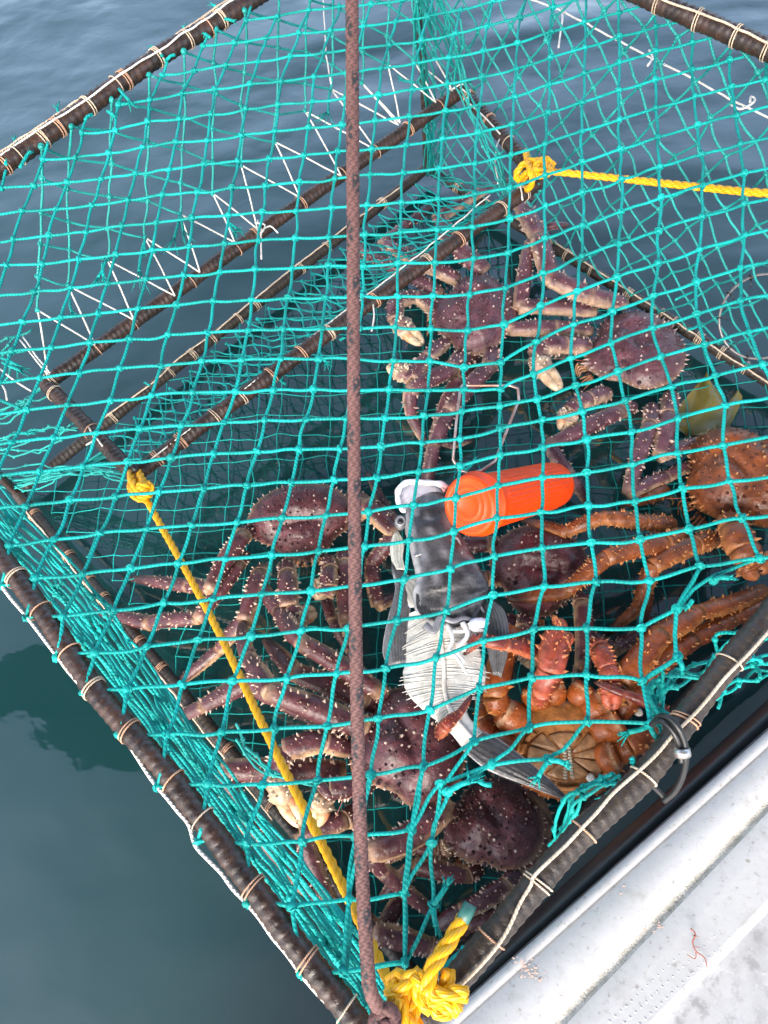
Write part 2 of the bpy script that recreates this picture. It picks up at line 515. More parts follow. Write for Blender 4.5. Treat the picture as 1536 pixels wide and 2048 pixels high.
    for cx_, cy_, k in ((1058, 1940, 26), (1045, 1925, 14), (1320, 1855, 14), (1076, 1952, 10), (1390, 1900, 8), (1230, 1770, 5)):
        for q in range(k):
            c = at(cx_ + rng.normal(0, 12), cy_ + rng.normal(0, 8), .4805)
            th = np.arange(8) / 8 * 2 * PI
            rr_ = rng.uniform(.0003, .0016) * rng.uniform(.6, 1.2, 8)
            V = np.concatenate([[c], c + np.stack([np.cos(th) * rr_ * 1.6, np.sin(th) * rr_, 0 * th], 1)])
            V[:, 2] = .4826 + .0001 * q
            sm.add(V, None, [(0, 1 + i, 1 + (i + 1) % 8) for i in range(8)])
    sm.build('stain', mat('brown_stain', (.46, .33, .27), .5), root, kind='stuff')
# unseen dark sheet added overhead, shaped to darken what the water mirrors
    HT = 2.9
    poly_ = [(-200, 1370), (0, 1335), (130, 1300), (230, 1215), (420, 1080), (560, 1010), (800, 975), (1000, 1020), (1150, 1150), (1240, 1250), (1400, 1370), (1600, 1450), (1750, 1900), (1500, 2300), (700, 2300), (640, 1760), (500, 1610), (300, 1570), (150, 1510), (0, 1420), (-200, 1440)]
    A = np.array([at(x, y, -HT) for x, y in poly_]); A[:, 2] = HT; n = len(A)
    mb = MB(); c = A.mean(0)
    mb.add(np.concatenate([A, [c], A + [0, 0, .06], [c + [0, 0, .06]]]), [(i, (i + 1) % n, n + 1 + (i + 1) % n, n + 1 + i) for i in range(n)],
           [((i + 1) % n, i, n) for i in range(n)] + [(n + 1 + i, n + 1 + (i + 1) % n, 2 * n + 1) for i in range(n)])
    mb.build('reflection_blocker', mat('dark_blocker', (.03, .032, .035), .6), root, smooth=False)
    for x, y in ((.75, -.45), (1.45, .1)):  # posts added to carry the overhead sheet
        mb = MB(); tube(mb, np.array([[x, y, .45], [x, y, HT]]), .03, 12); mb.build('blocker_post', STEEL, root)
boat()

# ------------------------------------------------------------------ the pot: frames, lashings, cords
pot = thing('crab_pot', 'large square steel framed crab pot covered in teal green netting beside the boat', 'crab pot', at(700, 1000, .3))
ZT, ZB, ZE = .795, .05, .42
cTL, cTT, cTR, cTB = [at(*p, ZT) for p in ((-395, 599), (813, -214), (2257, 413), (773, 2124))]
cBL, cBT, cBR, cBB = [at(*p, ZB) for p in ((35, 987), (854, 336), (1790, 922), (858, 1989))]
eA, eB, eC, eD = at(92, 768, ZE), at(925, 182, ZE), at(1080, 362, ZE), at(268, 950, ZE)

BARS = []
def bar(pts, r, m, name='frame_bar', rp=None):
    mb = MB()
    rp = rp or r * .85
    P = resample(spline(pts, 12), rp / 5)
    j = vnoise(P, 9, int(r * 1e5)) * .0012
    P[:, 2] += j
    BARS.append(P)
    ph = rng.uniform(0, 6)
    def rf(L, th):
        q = (L / rp + th / (2 * PI)) % 1.0
        return 1 + .10 * np.where(q < .75, q / .75, (1 - q) / .25) - .05 + .03 * np.sin(L * 71 + th * 2 + ph)
    tube(mb, P, r, 12, rfun=rf)
    return mb.build(name, m, pot)
def mid(a, b, t, dz=0, sx=0):
    return a * (1 - t) + b * t + np.array([0, 0, dz])
# top frame: slightly bowed bars through the points seen in the picture
bar([cTL, at(5, 332, ZT), at(320, 112, ZT), at(490, 8, ZT), cTT], .0175, IRON)
bar([cTT, at(1328, 10, ZT), at(1418, 47, ZT), at(1518, 92, ZT), cTR], .0175, IRON)
bar([cTL, at(30, 1150, ZT), at(190, 1380, ZT), at(350, 1565, ZT), at(600, 1900, ZT), at(700, 2025, ZT), cTB], .0142, IRON)
bar([cTB, at(941, 1926, ZT), at(1148, 1683, ZT), at(1301, 1537, ZT), at(1527, 1243, ZT), cTR], .0145, IRON2)
for a, b in ((cBL, cBT), (cBT, cBR), (cBL, cBB), (cBB, cBR)):
    bar([a, b], .0155, IRON2)
for a, b in ((eA, eB), (eB, eC), (eD, eC), (eA, eD)):
    bar([a, mid(a, b, .5, .004), b], .0165, IRON, rp=.012)
for a, b in ((cTT, cBT), (cTL, cBL)):
    bar([a, mid(a, b, .5) + [.01, 0, 0], b], .011, IRON)

def snap(p):
    best = min(((np.min(np.linalg.norm(P - p, axis=1)), i) for i, P in enumerate(BARS)))
    P = BARS[best[1]]; k = int(np.argmin(np.linalg.norm(P - p, axis=1)))
    return (P[k], unit(P[min(k + 3, len(P) - 1)] - P[max(k - 3, 0)])) if best[0] < .05 else (p, None)
def ring(c, d, R, m, k=2, r=.0012, name='lashing', slant=.12):
    c, d2 = snap(c); d = d if d2 is None else d2
    mb = MB(); d = unit(d)
    a = unit(np.cross(d, [0, 0, 1.0])); b = np.cross(a, d)
    for q in range(k):
        th = np.linspace(0, 2 * PI, 17)
        sl = slant * (1 + .6 * math.sin(q * 2.2))
        P = c + d * (q - (k - 1) / 2) * .0042 + R * (np.cos(th)[:, None] * a + np.sin(th)[:, None] * b) + d * (np.cos(th)[:, None] * R * sl)
        tube(mb, P, r * rng.uniform(.85, 1.15), 5, cap=False, pitch=r * 2)
    return mb.build(name, m, pot)
def lash_along(px, z, R, m, k=2, ax=None):
    for i, (x, y) in enumerate(px):
        d = at(ax[1][0], ax[1][1], z) - at(ax[0][0], ax[0][1], z)
        ring(at(x, y, z), d, R, m[i % len(m)], k if not isinstance(k, (list, tuple)) else k[i % len(k)])
UL = ((5, 332), (490, 8)); LF = ((190, 1380), (600, 1900)); LR = ((941, 1926), (1301, 1537)); UR = ((1328, 10), (1518, 92))
lash_along([(440, 36), (417, 55), (375, 80), (318, 118), (253, 162), (238, 176), (178, 212), (112, 252), (83, 278), (38, 312), (8, 330)], ZT, .0188, [CREAM_C, TAN_C, CREAM_C], (3, 1, 2, 3), UL)
lash_along([(30, 1158), (75, 1226), (136, 1308), (190, 1374), (262, 1458), (345, 1562), (404, 1640), (505, 1778), (612, 1922), (690, 2020)], ZT, .0156, [CREAM_C, TAN_C, TAN_C], (2, 1, 1, 2), LF)
lash_along([(1462, 1328), (1368, 1440), (1284, 1548), (1170, 1668), (1084, 1772), (985, 1880), (900, 1975)], ZT, .0158, [CREAM_C, TAN_C], (1, 2, 1), LR)
lash_along([(1318, 6), (1395, 40), (1472, 74), (1530, 102)], ZT, .0188, [CREAM_C], (2, 2), UR)
lash_along([(375, 556), (470, 495), (506, 468), (273, 655), (197, 702), (600, 406), (690, 355), (752, 305), (815, 258), (870, 210)], ZE, .0178, [TAN_C], (1, 1, 2), ((92, 768), (925, 182)))
lash_along([(540, 750), (655, 665), (600, 705), (487, 800), (365, 885), (430, 832), (745, 600), (850, 520), (905, 470), (985, 405), (318, 920), (1040, 380)], ZE, .0178, [TAN_C, CREAM_C], (2, 3, 2), ((268, 950), (1080, 362)))
lash_along([(975, 245), (1010, 290), (940, 195), (108, 790), (180, 868), (100, 756)], ZE, .0178, [TAN_C, CREAM_C], (2, 1, 3), ((925, 182), (1080, 362)))
lash_along([(72, 1028), (138, 1112), (178, 1160), (205, 1198), (278, 1285), (322, 1340), (455, 1500), (540, 1612), (395, 1425)], ZB, .0168, [TAN_C], (3, 3, 4), ((45, 1000), (550, 1615)))
lash_along([(225, 835), (335, 740), (385, 708), (430, 682), (480, 640), (515, 612), (600, 535), (655, 495), (770, 410)], ZB, .0168, [CREAM_C], (3, 2, 4), ((50, 980), (828, 357)))
lash_along([(1105, 490), (1180, 545), (1255, 592), (1320, 632), (1345, 648), (1395, 680), (1440, 708), (1490, 736), (920, 372), (1135, 508)], ZB, .0168, [CREAM_C], (3, 2, 5), ((873, 340), (1516, 753)))

def cord(pts, z, r, m, name='cord', step=.02, jit=.002):
    P = [at(x, y, z if not isinstance(z, (list, tuple)) else z[i]) for i, (x, y) in enumerate(pts)]
    P = np.array(P)
    Q = [P[0]]
    for a, b in zip(P[:-1], P[1:]):
        k = max(1, int(np.linalg.norm(b - a) / step))
        for i in range(1, k + 1): Q.append(a + (b - a) * i / k + (rng.normal(0, jit * .35, 3) if i < k else 0))
    mb = MB(); tube(mb, spline(Q, 3), r, 6, pitch=r * 2.6)
    return mb.build(name, m, pot)
cord([(-300, 760), (-100, 1030), (3, 1172), (56, 1237), (118, 1318), (173, 1386), (242, 1464), (313, 1572), (378, 1650), (390, 1690), (493, 1806), (545, 1875), (601, 1947), (700, 2060)], ZT + .006, .0023, WHITE_C)
cord([(-150, 404), (0, 304), (40, 277), (112, 230), (165, 196), (245, 143), (305, 100), (320, 92), (400, 38), (470, -10), (600, -98)], ZT + .012, .0024, CREAM_C)
cord([(-150, 411), (0, 311), (40, 284), (112, 237), (165, 204), (225, 160), (300, 112), (400, 45), (470, -3), (600, -88)], ZT + .018, .0020, WHITE_C)
cord([(1545, 1255), (1475, 1330), (1370, 1447), (1290, 1531), (1165, 1655), (1068, 1752), (1062, 1770), (998, 1888), (920, 1972), (880, 2010)], ZT + .019, .0020, CREAM_C)
cord([(1200, -40), (1318, -4), (1400, 26), (1475, 58), (1560, 100)], ZT + .016, .0022, CREAM_C)
cord([(205, 838), (222, 825), (300, 770), (360, 715), (435, 660), (500, 605), (600, 525), (690, 455), (800, 375)], ZB + .018, .0022, CREAM_C)
cord([(300, 920), (360, 873), (480, 785), (640, 660), (740, 585), (850, 500), (980, 390)], ZE + .016, .0016, WHITE_C)
cord([(960, 390), (1120, 492), (1270, 590), (1400, 676), (1540, 768)], ZB + .018, .0022, CREAM_C)
cord([(50, 1020), (140, 1130), (270, 1290), (400, 1455), (545, 1640)], ZB + .0175, .0022, CREAM_C)
# white lacing between the funnel net and the entrance bar
tips = [(75, 620), (135, 570), (215, 520), (290, 475), (360, 428), (425, 386), (482, 330), (550, 284), (610, 222), (662, 178), (724, 166), (776, 128), (827, 119), (869, 116)]
feet = [(95, 745), (190, 690), (268, 640), (350, 592), (400, 545), (470, 485), (515, 458), (600, 395), (683, 352), (752, 300), (797, 250), (800, 246), (872, 205), (905, 182)]
ZL = .54
for i, t_ in enumerate(tips):
    for f_ in feet[i:i + 2]:
        cord([t_, ((t_[0] + f_[0]) / 2 + 1, (t_[1] + f_[1]) / 2), f_], [ZL, (ZL + ZE) / 2 + .008, ZE + .019], .0019, WHITE_C, name='lacing', step=.03, jit=.001)
for pts, z in ((((515, 440), (522, 458), (522, 470), (523, 518)), ZE + .03), (((522, 462), (540, 452), (556, 466)), ZE + .03), (((510, 445), (530, 450), (522, 466), (512, 455)), ZE + .033),
               (((40, 680), (60, 705), (95, 748)), .5), (((46, 674), (72, 712), (100, 746)), .5), ((0, 738), (30, 762), (62, 782)) and (((0, 738), (30, 762), (62, 782)), .5),
               (((0, 765), (10, 780), (14, 800)), .5), (((178, 855), (188, 878), (172, 890)), ZE + .02), (((190, 872), (205, 892)), ZE + .02), (((1005, 268), (994, 290), (990, 330), (996, 368)), ZE + .01),
               (((745, 590), (747, 615), (748, 635), (743, 662)), ZE + .01), (((920, 175), (938, 190), (932, 200), (970, 235), (1000, 268)), ZE + .02), (((1036, 368), (1042, 378), (1045, 400)), ZE + .02),
               (((645, -20), (650, 60), (652, 110), (662, 167)), .60), (((905, 178), (925, 168), (940, 180), (935, 195)), ZE + .024)):
    cord(pts, z, .0019, WHITE_C, name='cord_tail', step=.03, jit=.001)
# line run across the far side net
def urp(s, t):                  # far right side of the pot, s along the bars, t downwards
    a = cTT * (1 - s) + cTR * s; b = cBT * (1 - s) + cBR * s
    return a * (1 - t) + b * t
cord([(1040, -8), (1120, 20), (1200, 62), (1295, 112), (1390, 160), (1480, 208), (1580, 255)], [.60, .60, .60, .60, .60, .60, .6], .0022, WHITE_C)
for pts in (((1123, 16), (1125, 35), (1117, 95)), ((1298, 100), (1305, 115), (1295, 132)), ((1500, 205), (1502, 193), (1510, 200), (1500, 210), (1480, 218), (1460, 208))):
    cord(pts, .605, .0024, WHITE_C, name='cord_tail', step=.03, jit=.001)

# ------------------------------------------------------------------ netting
def net_edge(mb, a, b, r, bow=.05, k=7):
    d = b - a; L = np.linalg.norm(d)
    side = unit(np.cross(d, [0, 0, 1.0]))
    t = np.linspace(0, 1, k)[:, None]
    q = rng.normal(0, bow * .6) * L; q2 = rng.normal(0, bow * .35) * L
    return a + d * t + side * (q * np.sin(PI * t) + q2 * np.sin(2 * PI * t)) - np.array([0, 0, 1.0]) * L * bow * .5 * np.sin(PI * t)
def net(name, lines, knots, r, m, parent, label=None, bow=.05, n=6, kr=2.4, single=False, kk=7):
    """lines: lists of 3D knot positions; each becomes one twine; knots become lumps on the panel mesh"""
    kb = MB()
    for p in knots:
        a = unit(rng.normal(0, 1, 3)); b = unit(np.cross(a, rng.normal(0, 1, 3))); c = np.cross(a, b)
        blob(kb, p, (r * kr * rng.uniform(.9, 1.15), r * kr * rng.uniform(.9, 1.2), r * kr * .85), None, 6, 4, (a, b, c), .18)
        # the two turns of the knot
        th = np.linspace(0, 2 * PI, 9)[:, None]
        tube(kb, p + r * kr * .95 * (np.cos(th) * a + np.sin(th) * b) , r * .62, 5, cap=False, pitch=r * 2)
    if single:
        for ln in lines:
            P = np.concatenate([net_edge(kb, np.array(a), np.array(b), r, bow, kk)[(0 if i == 0 else 1):] for i, (a, b) in enumerate(zip(ln[:-1], ln[1:]))])
            tube(kb, P, r, n, pitch=r * 2.4)
        o = kb.build(name, m, parent, kind='stuff')
        return o
    o = kb.build(name, m, parent, kind='stuff')
    for ln in lines:
        mb = MB()
        P = np.concatenate([net_edge(mb, np.array(a), np.array(b), r, bow, kk)[(0 if i == 0 else 1):] for i, (a, b) in enumerate(zip(ln[:-1], ln[1:]))])
        tube(mb, P, r, n, pitch=r * 2.4)
        mb.build('twine', m, o)
    return o

# knots of the top panel as (first column, knots left to right); rows run from far to near
ROWS = [
 (3, [(492, 41), (554, 33), (617, 20), (679, 13), (742, 8), (805, 0), (868, -8)]),
 (2, [(406, 91), (469, 86), (532, 76), (598, 66), (661, 61), (727, 52), (791, 43), (855, 33), (920, 20), (986, 3), (1050, -14)]),
 (1, [(325, 150), (389, 141), (452, 130), (516, 123), (581, 112), (647, 105), (712, 97), (778, 90), (842, 81), (910, 67), (974, 52), (1041, 35), (1107, 14), (1172, -6)]),
 (0, [(237, 210), (300, 200), (364, 187), (430, 178), (500, 168), (563, 162), (628, 153), (693, 146), (762, 137), (828, 127), (898, 115), (966, 102), (1035, 86), (1103, 63), (1168, 44), (1238, 26), (1306, 4)]),
 (-1, [(164, 266), (230, 261), (295, 243), (359, 238), (421, 229), (491, 218), (556, 209), (625, 203), (690, 196), (757, 190), (825, 179), (894, 168), (964, 154), (1033, 137), (1101, 115), (1170, 95), (1239, 73), (1312, 53), (1387, 37)]),
 (-2, [(86, 319), (151, 315), (218, 306), (286, 294), (352, 284), (415, 281), (482, 271), (549, 262), (617, 255), (684, 249), (750, 242), (819, 233), (891, 222), (961, 208), (1029, 193), (1098, 169), (1169, 146), (1239, 125), (1312, 102), (1385, 85), (1463, 61)]),
 (-3, [(2, 376), (67, 372), (135, 364), (202, 358), (271, 347), (338, 339), (408, 328), (476, 322), (539, 317), (608, 310), (676, 302), (744, 298), (812, 290), (885, 278), (955, 266), (1024, 249), (1096, 225), (1165, 204), (1237, 180), (1311, 159), (1384, 139), (1459, 120), (1531, 102)]),
 (-3, [(-30, 428), (44, 422), (113, 418), (184, 410), (256, 400), (325, 389), (395, 384), (464, 375), (531, 372), (599, 364), (669, 357), (740, 349), (807, 345), (878, 337), (950, 327), (1022, 310), (1091, 287), (1164, 262), (1239, 239), (1311, 216), (1389, 193), (1463, 174), (1532, 159), (1602, 140)]),
 (-3, [(-45, 488), (27, 479), (98, 471), (172, 464), (244, 452), (313, 445), (384, 436), (457, 430), (525, 424), (593, 422), (664, 415), (734, 410), (803, 405), (876, 398), (949, 388), (1019, 376), (1090, 350), (1164, 324), (1240, 298), (1316, 274), (1395, 250), (1473, 231), (1545, 210), (1615, 190)]),
 (-3, [(-60, 538), (13, 530), (85, 528), (158, 518), (231, 509), (306, 500), (378, 493), (449, 487), (517, 481), (591, 476), (658, 474), (730, 469), (801, 464), (874, 459), (945, 454), (1019, 437), (1090, 412), (1165, 384), (1243, 358), (1320, 333), (1403, 309), (1481, 288), (1560, 268)]),
 (-2, [(-8, 592), (68, 584), (142, 575), (216, 567), (292, 558), (368, 550), (440, 544), (511, 538), (584, 537), (657, 531), (726, 533), (796, 526), (870, 525), (947, 517), (1016, 506), (1089, 477), (1165, 450), (1242, 423), (1322, 395), (1405, 371), (1488, 346), (1570, 325)]),
 (-2, [(-30, 652), (45, 644), (122, 635), (197, 626), (276, 617), (353, 610), (427, 602), (502, 600), (576, 596), (651, 595), (723, 591), (795, 593), (866, 591), (939, 589), (1011, 576), (1086, 546), (1163, 512), (1238, 487), (1317, 462), (1404, 433), (1487, 408), (1575, 385)]),
 (-2, [(-52, 712), (24, 702), (102, 695), (180, 685), (259, 678), (336, 669), (416, 665), (496, 661), (566, 658), (644, 657), (718, 657), (791, 654), (862, 658), (935, 661), (1008, 649), (1081, 612), (1154, 583), (1234, 554), (1316, 526), (1399, 499), (1488, 471), (1580, 448)]),
 (-1, [(0, 765), (80, 756), (159, 747), (240, 736), (322, 732), (404, 723), (483, 720), (561, 717), (637, 718), (713, 718), (787, 722), (860, 722), (928, 735), (1001, 725), (1072, 684), (1147, 649), (1224, 623), (1307, 591), (1392, 564), (1481, 536), (1575, 510)]),
 (-1, [(-28, 830), (53, 820), (135, 810), (221, 801), (303, 791), (386, 785), (471, 783), (547, 780), (627, 778), (705, 780), (779, 779), (857, 780), (928, 779), (1001, 779), (1067, 748), (1141, 717), (1222, 686), (1305, 656), (1393, 628), (1481, 601), (1575, 575)]),
 (-1, [(-60, 892), (24, 884), (108, 876), (192, 866), (280, 858), (363, 851), (447, 845), (529, 840), (612, 839), (691, 837), (770, 836), (848, 832), (924, 823), (999, 813), (1074, 798), (1151, 771), (1236, 743), (1321, 713), (1409, 689), (1498, 664), (1590, 640)]),
 (0, [(-5, 952), (80, 943), (167, 933), (256, 924), (342, 916), (428, 907), (514, 903), (598, 899), (679, 898), (762, 893), (843, 886), (920, 877), (1000, 857), (1084, 840), (1164, 823), (1250, 801), (1343, 773), (1431, 751), (1525, 729), (1620, 705)]),
 (0, [(-40, 1022), (51, 1013), (140, 1000), (230, 994), (318, 984), (408, 977), (494, 971), (583, 965), (668, 960), (754, 955), (837, 943), (920, 932), (1001, 910), (1085, 895), (1173, 878), (1263, 864), (1355, 837), (1450, 811), (1555, 790)]),
 (1, [(19, 1091), (108, 1079), (200, 1066), (293, 1058), (383, 1050), (474, 1045), (564, 1036), (652, 1031), (737, 1024), (827, 1010), (911, 996), (996, 971), (1085, 955), (1173, 945), (1265, 929), (1355, 906), (1446, 891), (1560, 868)]),
 (2, [(71, 1156), (165, 1149), (261, 1137), (357, 1127), (450, 1118), (544, 1110), (637, 1102), (730, 1093), (818, 1080), (908, 1063), (994, 1036), (1082, 1024), (1177, 1011), (1270, 1003), (1365, 977), (1459, 962), (1565, 950)]),
 (3, [(125, 1232), (227, 1221), (327, 1205), (426, 1198), (524, 1188), (622, 1182), (716, 1171), (808, 1159), (901, 1138), (989, 1112), (1085, 1096), (1182, 1085), (1280, 1079), (1378, 1058), (1485, 1036), (1575, 1030)]),
 (4, [(190, 1306), (293, 1293), (396, 1280), (502, 1272), (602, 1262), (696, 1257), (794, 1241), (893, 1222), (986, 1190), (1088, 1173), (1192, 1164), (1299, 1161), (1400, 1132), (1520, 1117), (1600, 1105)]),
 (5, [(254, 1379), (364, 1369), (465, 1362), (573, 1357), (673, 1347), (771, 1337), (872, 1315), (967, 1281), (1067, 1259), (1173, 1256), (1282, 1256), (1353, 1218)]),
 (6, [(333, 1469), (443, 1464), (549, 1457), (654, 1452), (756, 1437), (860, 1420), (959, 1376), (1063, 1355), (1173, 1350), (1285, 1362), (1354, 1315)]),
 (7, [(416, 1567), (525, 1569), (635, 1561), (742, 1549), (847, 1533), (948, 1482), (1058, 1455), (1175, 1443), (1300, 1447)]),
 (8, [(493, 1686), (604, 1684), (712, 1672), (823, 1658)]),
 (9, [(584, 1813), (698, 1798), (809, 1787)]),
 (10, [(687, 1943), (810, 1925)]),
]
def ztop(x, y):                 # the panel sags a little between its bars
    dl = np.clip(min((x + 395) * .78 + (2124 - y) * .1, 400), 0, 400)
    s = min(1.0, max(0.0, ((y - 0) / 300 if y < 300 else 1)))
    edge = min(abs((y - 332) + .668 * (x - 5)) / 300, abs((x - 30) * 1.314 - (y - 1150)) / 400, abs((y - 1926) + 1.15 * (x - 941)) / 400, 1)
    return ZT + .010 - .035 * edge + .006 * math.sin(x * .013) * math.sin(y * .011)
K = {}
for ri, (c0, pts) in enumerate(ROWS):
    for k, (x, y) in enumerate(pts): K[(ri, c0 + k)] = at(x, y, ztop(x, y))
ends_l = {5: (86 - 30, 326), 4: (142, 262), 3: (212, 214), 2: (300, 165), 1: (365, 100), 0: (470, 52), 6: (-20, 380)}
wrap = {20: (52, 1236), 21: (112, 1315), 22: (168, 1385), 23: (237, 1470), 24: (315, 1573), 25: (396, 1683), 26: (493, 1806), 27: (601, 1947), 19: (3, 1172)}
lines = []
for ri, (c0, pts) in enumerate(ROWS):
    ln = [K[(ri, c0 + k)] for k in range(len(pts))]
    if ri in wrap: ln = [at(*wrap[ri], ZT + .006)] + ln
    lines.append(ln)
cols = sorted({c for _, c in K})
barpt = {}
for c in cols:
    rs = sorted(r for r, cc in K if cc == c)
    seg = [rs[0]]
    ln = []
    first = K[(rs[0], c)]
    # tie the top end of a column to the far bar
    c0, pts = ROWS[rs[0]]; x, y = pts[c - c0]
    if c <= 3 and rs[0] <= 8 and x > -20:
        yb = 332 - .668 * (x + 12 - 5) + 14
        ln.append(at(x + 10, min(yb, y - 12), ZT + .01))
    if c >= 13 and rs[0] <= 6:
        yb = 10 + .43 * (x - 1328) if x > 1250 else -20
        ln.append(at(x - 4, min(yb, y - 8), ZT + .01))
    for r in rs: ln.append(K[(r, c)])
    r = rs[-1]; c0, pts = ROWS[r]; x, y = pts[c - c0]
    nr = wrap.get(r + 1)
    if nr is not None and c == ROWS[r][0]: ln.append(at(nr[0] + 6, nr[1] - 22, ZT + .012)); ln.append(at(nr[0], nr[1], ZT + .004))
    lines.append(ln)
X = lambda x, y, dz=0: at(x, y, ZT - .012 + dz)
extra = [
 [X(948, 1482), X(895, 1560), X(881, 1567), X(823, 1658), X(809, 1787), X(810, 1925)],
 [X(1058, 1455), X(1005, 1510), X(983, 1528), X(881, 1567), X(863, 1686), X(867, 1809)],
 [X(1175, 1443), X(1135, 1490), X(1096, 1519), X(983, 1530), X(898, 1583), X(868, 1650), X(862, 1686), X(809, 1787)],
 [X(847, 1533), X(838, 1600), X(823, 1658), X(815, 1720), X(809, 1787)],
 [X(867, 1809), X(840, 1870), X(812, 1925)],
 [X(1400, 1132), X(1353, 1218), X(1349, 1270), X(1354, 1315), X(1285, 1362)],
 [X(1285, 1362), X(1300, 1400), X(1318, 1430)],
 [X(1520, 1117), X(1430, 1150), X(1385, 1180), X(1365, 1210), X(1353, 1218)],
 [X(698, 1798), X(700, 1860), X(694, 1935)], [X(687, 1943), X(676, 1990), X(675, 2060)], [X(687, 1943), X(748, 1935), X(810, 1925)],
 [X(742, 1549), X(730, 1610), X(725, 1672), X(698, 1798)],
]
kn = list(K.values()) + [X(*p) for p in ((881, 1567), (983, 1528), (1096, 1519), (895, 1584), (863, 1686), (867, 1809), (1428, 1160), (1356, 1312))] + [at(*p, ZT + .004) for p in wrap.values()]
net('top_net', lines + extra, kn, .0025, TEAL, pot, bow=.035)

def tuft(p, d, L=.022, r=.0032, m=None, n=12):
    mb = MB(); d = unit(d)
    P = np.array([p, p + d * L * .5 + rng.normal(0, .001, 3), p + d * L])
    tube(mb, spline(P, 3), [r] * 3 + [r] * 3 + [r * 1.1], 6)
    for k in range(n):
        v = unit(d + rng.normal(0, .42, 3))
        tube(mb, np.array([p + d * L * .9, p + d * L + v * L * .25, p + d * L + v * L * rng.uniform(.4, .7) + [0, 0, -.001]]), [r * .55, r * .40, r * .15], 4)
    return mb.build('frayed_end', m or TEAL, pot)
def tuftpx(a, b, z, **kw):
    A, B = at(*a, z), at(*b, z)
    return tuft(A, B - A, L=np.linalg.norm(B - A) * .8, **kw)
for a, b in (((325, 112), (303, 92)), ((120, 232), (113, 212)), ((40, 298), (28, 278)), ((372, 68), (366, 50)), ((442, 22), (425, 8)), ((238, 178), (262, 205)), ((12, 330), (18, 312)), ((40, 335), (58, 303)),
             ((350, 110), (330, 122)), ((420, 75), (408, 66)), ((450, 38), (468, 42)), ((170, 240), (182, 228)), ((215, 222), (230, 232))):
    tuftpx(a, b, ZT + .01, n=5)
for a, b, z in (((983, 1570), (952, 1560), .78), ((895, 1584), (951, 1558), .79), ((1096, 1520), (1136, 1528), .79), ((1096, 1522), (1072, 1562), .79), ((867, 1810), (900, 1762), .79), ((868, 1815), (874, 1862), .79),
                ((1428, 1160), (1465, 1155), .79), ((1385, 1200), (1372, 1218), .79), ((1356, 1318), (1366, 1345), .79), ((1300, 1450), (1246, 1468), .79), ((1300, 1450), (1315, 1480), .79),
                ((1262, 1515), (1266, 1530), .80), ((1480, 1285), (1465, 1300), .80), ((290, 478), (275, 560), .55), ((290, 478), (288, 505), .55), ((360, 430), (345, 490), .55), ((362, 430), (368, 470), .55), ((455, 445), (480, 462), .55), ((455, 445), (472, 470), .55), ((212, 520), (192, 565), .56), ((205, 525), (208, 560), .56),
                ((140, 600), (145, 630), .56), ((660, 180), (655, 240), .55), ((830, 165), (800, 160), .5), ((640, 705), (655, 730), .41), ((300, 770), (290, 765), .1), ((930, 940), (950, 920), .42), ((560, 760), (570, 768), .41), ((680, 680), (690, 675), .4),
                ((0, 715), (45, 735), .6), ((5, 725), (50, 745), .6), ((0, 800), (50, 820), .6), ((20, 870), (65, 865), .5), ((1245, 1560), (1205, 1600), .74), ((1490, 540), (1525, 525), .2), ((1350, 600), (1395, 580), .2), ((1375, 660), (1400, 650), .15)):
    tuftpx(a, b, z, n=6)

# funnel panel hanging from the far left bar to the lacing
fk = {}; flines = []
for c, (x, y) in enumerate(tips):
    top = 332 - .668 * (x - 5) + 8
    k = 0; yy = y
    nk = max(1, int(round((y - top) / 60)))
    for k in range(nk + 1):
        t = k / nk
        z = ZL * (1 - t) + (ZT + .005) * t
        xx = x + (8 * t if 0 < k < nk else 8 * t) + rng.normal(0, 3) * (0 < k < nk)
        fk[(c, k)] = at(xx, y + (top - y) * t + rng.normal(0, 4) * (0 < k < nk), z - .012 * math.sin(PI * t))
    flines.append([fk[(c, k)] for k in range(nk + 1)])
for c in range(len(tips) - 1):
    for k in range(1, 9):
        if (c, k) in fk and (c + 1, k - 1) in fk: flines.append([fk[(c, k)], fk[(c + 1, k - 1)]])
rows_f = []
for s in range(0, 22):          # follow each diagonal row as one twine
    ln = [fk[(c, s - c)] for c in range(len(tips)) if (c, s - c) in fk]
    if len(ln) > 1: rows_f.append(ln)
net('funnel_net', flines[:len(tips)] + rows_f, list(fk.values()), .0026, TEAL_D, pot, bow=.05, kr=2.2)

# far right side panel, diamond mesh
u_, v_ = np.array([.055 / 1.5, .055 / .78]), np.array([.030 / 1.5, -.055 / .78])
sk = {}
for i in range(-5, 40):
    for j in range(-20, 48):
        s, t = i * u_ + j * v_
        if .0 <= s <= 1 and -.001 <= t <= 1.02:
            p = urp(s, min(max(t, 0), 1)) + np.array([-.3, -.5, 0]) * .04 * math.sin(PI * min(max(t, 0), 1)) + rng.normal(0, .005, 3)
            sk[(i, j)] = p
l1 = [];
for i in range(-5, 40):
    ln = [sk[(i, j)] for j in range(-20, 48) if (i, j) in sk]
    if len(ln) > 1: l1.append(ln)
for j in range(-20, 48):
    ln = [sk[(i, j)] for i in range(-5, 40) if (i, j) in sk]
    if len(ln) > 1: l1.append(ln)
net('side_net', l1, list(sk.values()), .0026, TEAL_D, pot, bow=.07, kr=2.2)

